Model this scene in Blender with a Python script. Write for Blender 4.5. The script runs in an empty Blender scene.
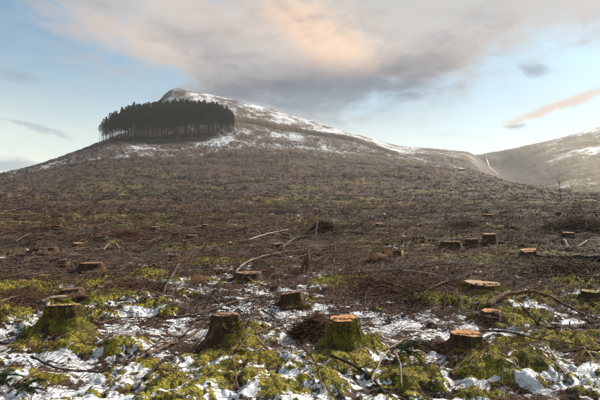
import bpy, math, random
import numpy as np
from mathutils import Vector, Matrix

random.seed(7); RNG = np.random.default_rng(7)
scene = bpy.context.scene
COL = scene.collection

# ------------------------------------------------------------------ camera
W_, H_ = 600.0, 400.0            # picture measure used for the layout below
LENS = 28.3; FPX = LENS / 36.0 * W_
CAM_Z = 1.60; PITCH = math.radians(3.65)
cam_d = bpy.data.cameras.new('camera'); cam = bpy.data.objects.new('camera', cam_d)
COL.objects.link(cam); cam.location = (0, 0, CAM_Z)
cam.rotation_euler = (math.pi/2 + PITCH, 0, 0)
cam_d.lens = LENS; cam_d.sensor_width = 36.0; cam_d.clip_start = 0.05; cam_d.clip_end = 9000
scene.camera = cam

# ------------------------------------------------------------------ light
SUN_AZ, SUN_EL = math.radians(50), math.radians(37)
sd = bpy.data.lights.new('sun', 'SUN'); sun = bpy.data.objects.new('sun', sd); COL.objects.link(sun)
sd.energy = 4.9; sd.angle = math.radians(4); sd.color = (1.0, 0.90, 0.76)
sdir = Vector((math.sin(SUN_AZ)*math.cos(SUN_EL), math.cos(SUN_AZ)*math.cos(SUN_EL), math.sin(SUN_EL)))
sun.rotation_euler = (-sdir).to_track_quat('-Z', 'Y').to_euler()

scene.view_settings.view_transform = 'Standard'
scene.view_settings.look = 'None'
scene.view_settings.exposure = 0.90
scene.view_settings.gamma = 1.0
scene.view_settings.use_curve_mapping = False
scene.render.engine = 'CYCLES'
cy = scene.cycles
cy.use_denoising = True
cy.max_bounces = 5; cy.diffuse_bounces = 2; cy.glossy_bounces = 2; cy.transmission_bounces = 2; cy.volume_bounces = 0
cy.transparent_max_bounces = 6; cy.caustics_reflective = False; cy.caustics_refractive = False

# ------------------------------------------------------------------ node helper
class NT:
    def __init__(s, tree): s.t = tree; s.n = tree.nodes; s.l = tree.links
    def new(s, typ, **kw):
        n = s.n.new(typ)
        for k, v in kw.items(): setattr(n, k, v)
        return n
    def put(s, sock, v):
        if isinstance(v, bpy.types.NodeSocket): s.l.new(v, sock)
        elif isinstance(v, (tuple, list)) and sock.type == 'RGBA' and len(v) == 3: sock.default_value = (*v, 1)
        else: sock.default_value = v
    def m(s, op, a, b=None, c=None, clamp=False):
        n = s.new('ShaderNodeMath', operation=op, use_clamp=clamp)
        s.put(n.inputs[0], a)
        if b is not None: s.put(n.inputs[1], b)
        if c is not None: s.put(n.inputs[2], c)
        return n.outputs[0]
    def mix(s, f, a, b, mode='MIX'):
        n = s.new('ShaderNodeMix', data_type='RGBA', blend_type=mode)
        s.put(n.inputs[0], f); s.put(n.inputs[6], a); s.put(n.inputs[7], b)
        return n.outputs[2]
    def sm(s, x, lo, hi, a=0.0, b=1.0):
        n = s.new('ShaderNodeMapRange', interpolation_type='SMOOTHSTEP')
        s.put(n.inputs[0], x); n.inputs[1].default_value = lo; n.inputs[2].default_value = hi
        n.inputs[3].default_value = a; n.inputs[4].default_value = b
        return n.outputs[0]
    def mapv(s, vec, scale=(1,1,1), loc=(0,0,0), rot=(0,0,0)):
        n = s.new('ShaderNodeMapping'); s.put(n.inputs[0], vec)
        n.inputs['Scale'].default_value = scale; n.inputs['Location'].default_value = loc; n.inputs['Rotation'].default_value = rot
        return n.outputs[0]
    def noise(s, vec, scale, detail=3, rough=0.55, dist=0.0, color=False):
        n = s.new('ShaderNodeTexNoise'); s.put(n.inputs['Vector'], vec)
        n.inputs['Scale'].default_value = scale; n.inputs['Detail'].default_value = detail
        n.inputs['Roughness'].default_value = rough; n.inputs['Distortion'].default_value = dist
        return n.outputs[1 if color else 0]
    def attr(s, name):
        n = s.new('ShaderNodeAttribute'); n.attribute_name = name
        return n.outputs['Fac']

# ------------------------------------------------------------------ sky
def az_el(u, v):
    x, up = (u - W_/2)/FPX, -(v - H_/2)/FPX
    y = math.cos(PITCH) - math.sin(PITCH)*up; z = math.sin(PITCH) + math.cos(PITCH)*up
    return math.atan2(x, y), math.atan2(z, math.hypot(x, y))

wd = bpy.data.worlds.new('World'); scene.world = wd; wd.use_nodes = True
wd.node_tree.nodes.clear()
k = NT(wd.node_tree)
tc = k.new('ShaderNodeTexCoord').outputs['Generated']
sky = k.new('ShaderNodeTexSky', sky_type='NISHITA')
sky.sun_disc = False; sky.sun_elevation = SUN_EL; sky.sun_rotation = SUN_AZ
sky.altitude = 300; sky.air_density = 1.0; sky.dust_density = 1.2; sky.ozone_density = 1.2
sep = k.new('ShaderNodeSeparateXYZ'); k.put(sep.inputs[0], tc)
az = k.m('ARCTAN2', sep.outputs[0], sep.outputs[1]); el = k.m('ARCSINE', sep.outputs[2])
n_lo = k.noise(k.mapv(tc, (1, 1, 1.9), (3.1, 0.4, 1.7)), 3.1, 6, 0.55, 0.35)
n_mid = k.noise(k.mapv(tc, (1, 1, 2.3), (7.4, 2.2, 0.3)), 6.5, 7, 0.58, 0.5)
n_hi = k.noise(k.mapv(tc, (1, 1, 2.6), (1.4, 5.2, 4.3)), 17.0, 6, 0.6, 0.3)
warp = k.m('SUBTRACT', n_mid, 0.5); warp2 = k.m('SUBTRACT', n_hi, 0.5)
azw = k.m('ADD', az, k.m('ADD', k.m('MULTIPLY', warp, 0.30), k.m('MULTIPLY', warp2, 0.07)))
elw = k.m('ADD', el, k.m('ADD', k.m('MULTIPLY', k.m('SUBTRACT', n_lo, 0.5), 0.22), k.m('MULTIPLY', warp2, 0.05)))
def blob(u, v, su, sv, rot=0.0, w=1.0, A=None, E=None):
    a0, e0 = az_el(u, v); A = azw if A is None else A; E = elw if E is None else E
    da = k.m('SUBTRACT', A, a0); de = k.m('SUBTRACT', E, e0)
    c, s_ = math.cos(rot), math.sin(rot)
    p = k.m('ADD', k.m('MULTIPLY', da, c), k.m('MULTIPLY', de, s_))
    q = k.m('SUBTRACT', k.m('MULTIPLY', de, c), k.m('MULTIPLY', da, s_))
    p = k.m('DIVIDE', p, su/FPX); q = k.m('DIVIDE', q, sv/FPX)
    r2 = k.m('ADD', k.m('MULTIPLY', p, p), k.m('MULTIPLY', q, q))
    return k.m('MULTIPLY', k.m('EXPONENT', k.m('MULTIPLY', r2, -0.5)), w)
def total(*a):
    r = a[0]
    for b in a[1:]: r = k.m('ADD', r, b)
    return r
aze = k.m('ADD', az, k.m('ADD', k.m('MULTIPLY', warp, 0.06), k.m('MULTIPLY', warp2, 0.03)))
ele = k.m('ADD', el, k.m('ADD', k.m('MULTIPLY', warp, 0.03), k.m('MULTIPLY', warp2, 0.03)))
# clear air: the physical sky, milky towards the horizon from thin high cloud
base = k.mix(1.0, sky.outputs[0], (0.62, 0.80, 0.80), 'MULTIPLY')
veil_n = k.sm(n_lo, 0.40, 0.68)
thin = k.m('MULTIPLY', k.m('ADD', k.sm(el, 0.0, 0.42, 0.95, 0.22), k.m('MULTIPLY', veil_n, 0.12)), 1.0, clamp=True)
base = k.mix(thin, base, k.mix(k.sm(el, 0.10, 0.40), (5.2, 5.45, 4.6), (1.05, 1.90, 2.45)))
wisp = k.m('MULTIPLY', k.sm(k.noise(k.mapv(tc, (1, 1, 5.5), (2, 9, 1)), 5.5, 6, 0.6, 0.6), 0.52, 0.74), k.sm(el, 0.05, 0.2, 0.15, 0.32))
base = k.mix(wisp, base, (2.9, 3.35, 3.4))
# the big cloud bank and the broken cover overhead
cov = total(blob(322, 16, 140, 44), blob(330, 72, 95, 30, 0.0, 0.85), blob(165, 40, 80, 20, -0.15, 0.42),
            blob(450, 40, 65, 28, 0.25, 0.45), blob(590, 10, 60, 16, 0.0, 0.45),
            k.m('MULTIPLY', k.sm(el, 0.42, 0.75), k.m('ADD', 0.25, k.m('MULTIPLY', k.sm(n_lo, 0.35, 0.65), 0.5))),
            k.m('MULTIPLY', k.m('SUBTRACT', n_mid, 0.5), 0.75), k.m('MULTIPLY', warp2, 0.35))
mask = k.m('MULTIPLY', k.sm(cov, 0.10, 0.85), k.sm(k.m('ADD', ele, k.m('MULTIPLY', k.m('SUBTRACT', n_lo, 0.5), 0.10)), 0.150, 0.325))
# thin parts glow, thick bellies are slate
dark = total(blob(312, 94, 110, 17, 0.05, 1.15, aze, ele), blob(410, 72, 60, 20, 0.40, 0.55, aze, ele), blob(235, 62, 70, 16, -0.25, 0.25, aze, ele),
             k.m('MULTIPLY', k.m('SUBTRACT', n_mid, 0.50), 1.5), k.m('MULTIPLY', warp2, 1.3), k.m('MULTIPLY', k.m('SUBTRACT', n_lo, 0.5), 0.8))
dk = k.sm(dark, -0.30, 1.45)
warmth = total(blob(328, 40, 46, 17, -0.5, 1.0, aze, ele), blob(120, 36, 60, 10, -0.2, 0.35, aze, ele), blob(440, 62, 42, 12, 0.2, 0.25, aze, ele),
               blob(215, 22, 60, 14, -0.3, 0.22, aze, ele), blob(290, 20, 30, 10, -0.5, 0.3, aze, ele),
               k.m('MULTIPLY', k.sm(n_hi, 0.45, 0.7), 0.15))
lightc = k.mix(k.m('MULTIPLY', warmth, 1.0, clamp=True), (3.0, 2.92, 2.90), (5.5, 3.9, 2.85))
cc = k.mix(dk, lightc, (0.62, 0.72, 1.00))
out = k.mix(mask, base, cc)
# small separate clouds
st = total(blob(563, 103, 42, 3.6, 0.24, 1.15, aze, ele), blob(497, 134, 15, 2.4, 0.45, 0.4, aze, ele))
out = k.mix(k.m('MULTIPLY', k.sm(k.m('ADD', st, k.m('MULTIPLY', warp2, 0.5)), 0.25, 1.25), 0.85), out, (4.2, 2.9, 2.35))
sl = total(blob(533, 69, 12, 5, -0.35, 0.85, aze, ele), blob(516, 126, 9, 3.5, 0, 0.85, aze, ele), blob(-5, 163, 30, 4.5, -0.05, 1.1, aze, ele),
           blob(55, 133, 18, 3, -0.1, 0.6, aze, ele), blob(15, 77, 20, 6, 0, 0.7, aze, ele), blob(20, 122, 16, 2.5, -0.1, 0.6, aze, ele))
out = k.mix(k.m('MULTIPLY', k.sm(k.m('ADD', sl, k.m('MULTIPLY', warp2, 0.6)), 0.25, 1.0), 0.8), out, (1.15, 1.65, 2.1))
bg = k.new('ShaderNodeBackground'); k.put(bg.inputs[0], out); bg.inputs[1].default_value = 0.10
k.l.new(bg.outputs[0], k.new('ShaderNodeOutputWorld').inputs[0])

# ------------------------------------------------------------------ numeric noise
def _hash(ix, iy, seed):
    h = (ix.astype(np.int64)*374761393 + iy.astype(np.int64)*668265263 + seed*1442695041) & 0xFFFFFFFF
    h = ((h ^ (h >> 13))*1274126177) & 0xFFFFFFFF
    h = ((h ^ (h >> 16))*2246822519) & 0xFFFFFFFF
    return ((h ^ (h >> 15)) & 0xFFFFFF)/float(0xFFFFFF)
def vn(x, y, seed=0):
    fx, fy = np.floor(x), np.floor(y); tx, ty = x - fx, y - fy
    tx = tx*tx*tx*(tx*(tx*6-15)+10); ty = ty*ty*ty*(ty*(ty*6-15)+10)
    a = _hash(fx, fy, seed); b = _hash(fx+1, fy, seed); c = _hash(fx, fy+1, seed); d = _hash(fx+1, fy+1, seed)
    return (a*(1-tx)+b*tx)*(1-ty) + (c*(1-tx)+d*tx)*ty
def fbm(x, y, oct=4, seed=0, gain=0.5):
    s = 0; amp = 1; tot = 0
    for i in range(oct):
        s = s + amp*vn(x, y, seed+i*17); tot += amp; amp *= gain
        x, y = x*1.97*0.8 - y*1.97*0.6 + 3.1, x*1.97*0.6 + y*1.97*0.8 - 1.7
    return s/tot*2-1
def cells(x, y, seed):
    '''rounded cushions: 1 on top of each, 0 in the creases between them'''
    fx, fy = np.floor(x), np.floor(y); f1 = np.full(x.shape, 9.0)
    for i in (-1, 0, 1):
        for j in (-1, 0, 1):
            px = fx+i+0.15+0.7*_hash(fx+i, fy+j, seed); py = fy+j+0.15+0.7*_hash(fx+i, fy+j, seed+5)
            w = 0.75+0.6*_hash(fx+i, fy+j, seed+9)
            f1 = np.minimum(f1, ((px-x)**2+(py-y)**2)*w)
    return np.clip(1-1.5*f1, 0, 1)
def sst(x, a, b):
    t = np.clip((x-a)/(b-a), 0, 1); return t*t*(3-2*t)

# ------------------------------------------------------------------ lie of the land
def z_of(u, v, d):
    """height of a point seen at picture place (u, v) at ground distance d"""
    x, up = (u - W_/2)/FPX, -(v - H_/2)/FPX
    y = math.cos(PITCH) - math.sin(PITCH)*up; z = math.sin(PITCH) + math.cos(PITCH)*up
    return CAM_Z + z/math.hypot(x, y)*d
NEAR = [(0.3, -0.10), (3, -0.08), (5, -0.03), (7, 0.03), (9.5, 0.27), (12, 0.50), (17, 0.98)]
COLS = {
 -220: [(30,229),(60,222),(120,216),(220,212),(320,214),(600,222)],
 -80: [(30,227),(60,214),(120,203),(200,192),(280,184),(420,192),(700,205)],
 0:   [(30,226),(60,211),(120,197),(200,183),(285,172.5),(420,184),(700,200)],
 50:  [(30,226),(60,210),(120,195),(200,175),(290,159),(420,170),(700,190)],
 100: [(30,226),(60,209),(120,193),(200,168),(285,141),(298,139.5),(340,143),(450,165),(700,190)],
 115: [(30,226),(60,209),(120,193),(200,168),(285,139),(305,135),(350,134),(450,150),(700,180)],
 140: [(30,226),(60,208),(120,192),(200,167),(285,138.5),(310,131),(400,121),(460,118),(700,150)],
 156: [(30,226),(60,208),(120,192),(200,167),(285,138),(310,130),(400,112),(450,104),(520,106),(700,130)],
 164: [(30,226),(60,208),(120,191),(200,166),(285,138),(310,129),(400,107),(448,89),(520,93),(700,118)],
 178: [(30,226),(60,208),(120,191),(200,166),(285,137.5),(310,128),(400,103),(450,87),(520,90),(700,112)],
 190: [(30,226),(60,208),(120,191),(200,166),(285,137),(310,127),(400,101),(450,91),(520,95),(700,112)],
 215: [(30,226),(60,208),(120,191),(200,165),(285,135.5),(310,126),(400,103),(450,95),(520,98),(700,112)],
 235: [(30,226),(60,208),(120,190),(200,165),(285,135),(320,123),(338,118.5),(440,99.5),(520,101),(700,112)],
 260: [(30,226),(60,208),(120,190),(200,165),(285,139),(320,126),(338,122),(440,106.5),(520,108),(700,118)],
 300: [(30,226),(60,208),(120,190),(200,165),(285,142),(320,132.5),(338,129),(440,118),(520,119),(700,128)],
 350: [(30,226),(60,208),(120,190),(200,167),(285,147),(320,140),(338,137.5),(440,133.5),(520,134),(700,142)],
 400: [(30,226),(60,208),(120,191),(200,170),(300,155),(450,147.5),(520,148),(700,156)],
 440: [(30,226),(60,208),(120,191),(200,172),(300,159),(450,150.5),(540,149.5),(800,156)],
 478: [(30,226),(60,208),(120,192),(200,175),(300,166),(450,157),(620,152),(700,153),(1100,165)],
 488: [(30,226),(60,208),(120,192),(210,177),(300,181),(450,178),(700,169),(790,166.5),(803,154),(900,152),(1100,156)],
 500: [(30,226),(60,208),(120,193),(215,180),(300,186),(450,184),(700,176),(840,160),(880,151.5),(1100,156)],
 515: [(30,226),(60,208),(120,195),(210,184.5),(300,190),(450,187),(650,177),(780,158),(880,148.5),(1100,152)],
 540: [(30,226),(60,208),(120,197),(205,188),(290,194),(400,188),(520,176),(650,160),(870,142.5),(1200,148)],
 570: [(30,226),(60,209),(120,198),(195,191),(260,194),(380,181),(500,164),(620,152),(880,135.5),(1200,140)],
 600: [(30,226),(60,209),(120,199),(185,193.5),(250,196),(360,178),(480,162),(620,147),(900,128),(1200,132)],
 680: [(30,226),(60,210),(120,200),(180,195),(250,194),(360,170),(600,132),(900,108),(1300,110)],
 820: [(30,226),(60,212),(120,202),(180,197),(250,192),(360,165),(600,125),(900,100),(1300,100)],
}
LD0, LD1, NLD = math.log(0.3), math.log(3000.0), 420
LDG = np.linspace(LD0, LD1, NLD)
def pchip(xs, ys, xq):
    xs = np.array(xs, float); ys = np.array(ys, float)
    h = np.diff(xs); dl = np.diff(ys)/h; m = np.zeros_like(xs)
    for i in range(1, len(xs)-1):
        if dl[i-1]*dl[i] > 0:
            w1, w2 = 2*h[i]+h[i-1], h[i]+2*h[i-1]; m[i] = (w1+w2)/(w1/dl[i-1]+w2/dl[i])
    m[0] = dl[0]; m[-1] = dl[-1]
    i = np.clip(np.searchsorted(xs, xq)-1, 0, len(xs)-2); t = np.clip((xq-xs[i])/h[i], 0, 1)
    return ys[i]*(1+2*t)*(1-t)**2 + h[i]*m[i]*t*(1-t)**2 + ys[i+1]*t*t*(3-2*t) + h[i]*m[i+1]*t*t*(t-1)
us = sorted(COLS); azc = []; ztab = []
for u in us:
    pts = [(d, z) for d, z in NEAR] + [(d, z_of(u, v, d)) for d, v in COLS[u]]
    dl_, zl = pts[-1]; pts.append((1900, zl-60)); pts.append((3000, zl-110))
    z = pchip([math.log(p[0]) for p in pts], [p[1]/(0.4+p[0]*0.1) for p in pts], LDG)*(0.4+np.exp(LDG)*0.1)
    azc.append(math.atan((u-W_/2)/FPX)); ztab.append(z)
azc = np.array(azc); ztab = np.array(ztab)
NAZ = 900
AZG = np.linspace(-math.pi, math.pi, NAZ)
ZG = np.zeros((NAZ, NLD))
dd = np.exp(LDG)
for j in range(NLD):
    ZG[:, j] = np.interp(AZG, azc, ztab[:, j])
# behind the viewer the slope simply goes on downhill
back = -0.10 + np.minimum(0, np.cos(AZG))[:, None]*0.07*np.maximum(dd-3, 0)[None, :] + 0*ZG
wb = sst(np.abs(AZG), 0.86, 1.9)[:, None]
ZG = ZG*(1-wb) + back*wb
ker = np.exp(-0.5*(np.arange(-6, 7)/1.8)**2); ker /= ker.sum()
ZS = sum(w*np.roll(ZG, s, axis=0) for w, s in zip(ker, range(-6, 7)))
ZG = ZS
def base_z(a, ld):
    fa = (a+math.pi)/(2*math.pi)*(NAZ-1); fl = np.clip((ld-LD0)/(LD1-LD0), 0, 0.999999)*(NLD-1)
    ia = np.clip(np.floor(fa).astype(int), 0, NAZ-2); il = np.floor(fl).astype(int)
    ta, tl = fa-ia, fl-il
    return (ZG[ia, il]*(1-ta)+ZG[ia+1, il]*ta)*(1-tl) + (ZG[ia, il+1]*(1-ta)+ZG[ia+1, il+1]*ta)*tl
def place(u, v):
    """ground point (x, y, base height, distance) under picture place (u, v): first place where the slope is that high"""
    a = math.atan((u-W_/2)/FPX)
    ds = np.exp(np.linspace(math.log(1.5), math.log(900), 3000))
    z = base_z(np.full_like(ds, a), np.log(ds))
    tgt = (z_of(u, v, 1.0) - CAM_Z)
    ok = np.nonzero((z-CAM_Z)/ds >= tgt)[0]
    d = ds[ok[0]] if len(ok) else 300.0
    return d*math.sin(a), d*math.cos(a), d
def S(d): return d/FPX            # metres per layout pixel at distance d

MOUNDS = []      # (x, y, rx, ry, rot, height, moss)
def mound(u, v, wu, wd_, h, moss=1.0, rot=0.0):
    x, y, d = place(u, v); MOUNDS.append((x, y, wu*S(d), wd_, rot, h, moss))
SN0, SN1, SN2, SN3 = 0.32, 0.28, 0.04, -0.46
def relief(x, y, a, d, base):
    """everything that lies on the smooth lie of the land, and the cover masks"""
    near = 1 - sst(d, 9, 26); mid = sst(d, 8, 20)*(1-sst(d, 260, 420)); far = sst(d, 60, 260)
    u = W_/2 + FPX*np.tan(np.clip(a, -1.2, 1.2))
    h1 = fbm(x*0.75, y*0.75, 3, 1); h2 = fbm(x*3.0+0.5*h1, y*2.4, 4, 2, 0.55)
    h3 = fbm(x*9.0+h2, y*7.5, 3, 77, 0.6)
    cush = np.zeros_like(h1); nn = d < 28
    if nn.any():
        xn, yn = x[nn]+0.10*h3[nn], y[nn]+0.10*h2[nn]
        cush[nn] = np.maximum(cells(xn*3.1, yn*2.7, 40), 0.75*cells(xn*6.5+3, yn*6.0, 41))
    h = 0.09*h1 + (0.030 + 0.022*near)*h2 + near*(0.010*h3 + 0.020*cush) + sst(d, 45, 110)*0.60*fbm(x*0.28, y*0.40, 4, 78, 0.65)
    rows = fbm(x*0.16+1.3*fbm(x*0.05, y*0.05, 2, 5), y*0.42, 3, 3)
    h = h + mid*(0.28*rows + 0.27*fbm(x*0.9, y*1.1, 4, 4, 0.62))*np.clip(d/30, 0.35, 1.6)
    h = h + sst(d, 30, 120)*0.9*fbm(x*0.035, y*0.06, 4, 6) + far*2.0*fbm(x*0.017, y*0.017, 4, 8, 0.55)
    wr = fbm(x*0.018+0.6*fbm(x*0.01, y*0.02, 2, 91), y*0.085, 4, 90, 0.55)
    h = h + sst(d, 50, 110)*(1-sst(d, 280, 330))*0.9*wr
    bumps = np.zeros_like(h); mossb = np.zeros_like(h)
    for (mx, my, rx, ry, rot, hh, ms) in MOUNDS:
        c, s = math.cos(rot), math.sin(rot); sel = (np.abs(x-mx) < 3*max(rx, ry)) & (np.abs(y-my) < 3*max(rx, ry))
        if not sel.any(): continue
        dx, dy = x[sel]-mx, y[sel]-my
        g = np.exp(-(((dx*c+dy*s)/rx)**2 + ((-dx*s+dy*c)/ry)**2))
        bumps[sel] += g*hh*(1+0.5*h2[sel]); mossb[sel] = np.maximum(mossb[sel], np.minimum(1, g*1.7)*ms)
    h = h + bumps
    # forest road cuts across the hill
    t1 = np.exp(-((d-(330+5*fbm(u*0.02, u*0, 2, 9)))/6.5)**2)*sst(u, 226, 240)*(1-sst(u, 385, 405))
    t2 = np.exp(-((d-(228+8*fbm(u*0.012, u*0, 2, 10)-0.02*(u-150)))/3.2)**2)*sst(u, 20, 70)*(1-sst(u, 380, 480))
    t3 = np.exp(-((d-(165+8*fbm(u*0.014, u*0, 2, 11)))/2.2)**2)*sst(u, 100, 170)*(1-sst(u, 420, 480))*0.8
    h = h - 2.6*t1 - 1.5*t2 - 1.0*t3
    track = np.clip(t1*1.3 + t2 + t3*0.8, 0, 1)
    # knoll
    kn = np.exp(-((u-177)/13)**2)*np.exp(-((d-450)/28)**2)
    h = h + kn*(1.1*fbm(x*0.10, y*0.10, 4, 12) + 0.5)
    # gully roughness on the right-hand hill
    rh = sst(u, 478, 505)*sst(d, 300, 420)
    gl = fbm(u*0.035+0.5*fbm(u*0.02, d*0.004, 2, 14), d*0.0035, 4, 13, 0.6)
    h = h + rh*(gl*1.6 + 3.0*fbm(x*0.012, y*0.007, 4, 15, 0.6))
    # moss cover
    mz = fbm(x*0.33+4, y*0.45, 3, 20)
    moss = sst(h2*0.35 + h1*0.15 + mz*0.40 + 0.45*fbm(x*1.3, y*1.6, 3, 21) + 0.45*cush, 0.30, 0.58)*(1-0.90*sst(d, 8.5, 14))
    big = fbm(x*0.11, y*0.22, 3, 22)
    oli = sst(big + 0.5*mz, 0.18, 0.48)*sst(d, 9, 15)*(1-sst(d, 110, 220))*0.9
    moss = np.maximum(moss, mossb*(1-0.65*sst(d, 10, 20))*sst(h2*0.6+cush+0.4*h3+0.5*mz, -0.05, 0.45))
    h = h + near*moss*(0.075*cush + 0.02*h3)
    # snow: near ground it lies in the hollows
    sx, sy = x+0.15*h2, y+0.15*h1
    cover = 0.50*fbm(sx*0.5+9, sy*0.6, 3, 24) + 0.85*fbm(sx*2.9, sy*3.4, 4, 25, 0.7) + 0.55*fbm(x*9.0, y*12.0, 3, 28, 0.6)
    lim = SN0 + (SN1-SN0)*sst(d, 5.0, 7.2) + (SN2-SN1)*sst(d, 7.2, 10.0) + (SN3-SN2)*sst(d, 10, 15) - 0.35*sst(d, 15, 40)
    lvl = lim + 0.12*np.exp(-((u-90)/120)**2)*(1-sst(d, 7, 9)) - 0.50*np.clip(mossb, 0, 1)**1.5
    hs = -cover - 0.10 + 0.35*cush + 0.25*h2
    snow_n = (lvl - hs)*1.6
    flat = np.clip(snow_n, 0, 1)*near
    h = h + 0.020*flat*np.maximum(0, cush*-0.6+0.6)
    # snow on the hill
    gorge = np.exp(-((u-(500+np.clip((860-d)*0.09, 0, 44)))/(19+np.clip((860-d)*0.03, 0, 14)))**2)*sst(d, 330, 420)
    p1 = fbm(x*0.07+2, y*0.05, 6, 26, 0.78)*1.35; p2 = fbm(x*0.016, y*0.016, 3, 27)
    top = sst(d, 334, 345)*sst(u, 150, 190)*(1-sst(u, 392, 470))
    kno = np.exp(-((u-176)/14)**2)*sst(d, 400, 425)
    sf = top*(0.38 - 0.40*kno) + 0.74*p1 + 0.12*p2 - 0.35
    belt = np.exp(-((d-290)/38)**2)*sst(u, 205, 232)*(1-sst(u, 330, 420))*0.80 + np.exp(-((d-262)/15)**2)*sst(u, 150, 215)*(1-sst(u, 225, 250))*0.35
    belt = belt + np.exp(-((d-236)/7)**2)*sst(u, 55, 75)*(1-sst(u, 150, 215))*0.50 + np.exp(-((d-262)/22)**2)*sst(u, 70, 100)*(1-sst(u, 215, 240))*0.30
    belt = belt + sst(d, 250, 300)*sst(u, 380, 420)*(1-sst(u, 475, 490))*0.22
    strip = np.exp(-((d-600)/45)**2)*sst(u, 538, 560)*0.70 + sst(d, 720, 800)*sst(u, 540, 600)*0.50 + sst(d, 560, 640)*sst(u, 500, 560)*0.2
    sf = np.maximum(sf, np.maximum(belt*0.55, strip*0.72) + 0.75*p1 + 0.1*p2 - 0.46)
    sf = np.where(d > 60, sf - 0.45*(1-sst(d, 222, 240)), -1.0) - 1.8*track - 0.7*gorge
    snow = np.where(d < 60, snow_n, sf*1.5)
    # far grass / heather
    olive = sst(u, 480, 520)*sst(d, 250, 330)*(0.85+0.5*fbm(x*0.02, y*0.02, 3, 30))
    olive = np.maximum(olive, 0.34*sst(fbm(x*0.03, y*0.05, 3, 31), 0.12, 0.42)*sst(d, 60, 120))
    olive = np.clip(np.maximum(olive, np.maximum(oli, mossb*sst(d, 12, 22))), 0, 1)*(1-track)
    peat_shade = np.clip(0.9*sst(-wr, 0.08, 0.30)*sst(d, 40, 80)*(1-sst(d, 300, 340)) + sst(-rows+0.5*h1, 0.1, 0.7)*mid*0.8 + track + gorge*1.1 + kno*0.2 + 0.75*sst(fbm(x*0.11, y*0.35, 3, 35), 0.12, 0.45)*sst(d, 12, 18)*(1-sst(d, 90, 200)), 0, 1)  # bare peat, plus the gorge flank's shade painted into the ground colour
    red = np.clip(sst(fbm(x*0.25, y*0.6, 3, 33), 0.05, 0.5), 0, 1)
    return h, dict(moss=np.clip(moss, 0, 1), snow=snow, olive=olive*(1-np.clip(gorge*1.1, 0, 0.95)), peat_shade=peat_shade, red=red, far=sst(d, 60, 150))
def ground(x, y):
    x = np.atleast_1d(np.asarray(x, float)); y = np.atleast_1d(np.asarray(y, float))
    d = np.maximum(np.hypot(x, y), 0.3); a = np.arctan2(x, y)
    b = base_z(a, np.log(d)); h, m = relief(x, y, a, d, b)
    return b+h, m
def gz(x, y): return float(ground(x, y)[0][0])

# ------------------------------------------------------------------ materials
MATS = {}
def material(name, build):
    m = bpy.data.materials.new(name); m.use_nodes = True; m.node_tree.nodes.clear()
    kk = NT(m.node_tree); b = kk.new('ShaderNodeBsdfPrincipled'); o = kk.new('ShaderNodeOutputMaterial')
    kk.l.new(b.outputs[0], o.inputs[0]); b.inputs['Specular IOR Level'].default_value = 0.25
    build(kk, b); MATS[name] = m; return m
def bump(kk, b, h, strength, dist):
    n = kk.new('ShaderNodeBump'); n.inputs['Strength'].default_value = strength; n.inputs['Distance'].default_value = dist
    kk.put(n.inputs['Height'], h); kk.l.new(n.outputs[0], b.inputs['Normal'])

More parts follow.
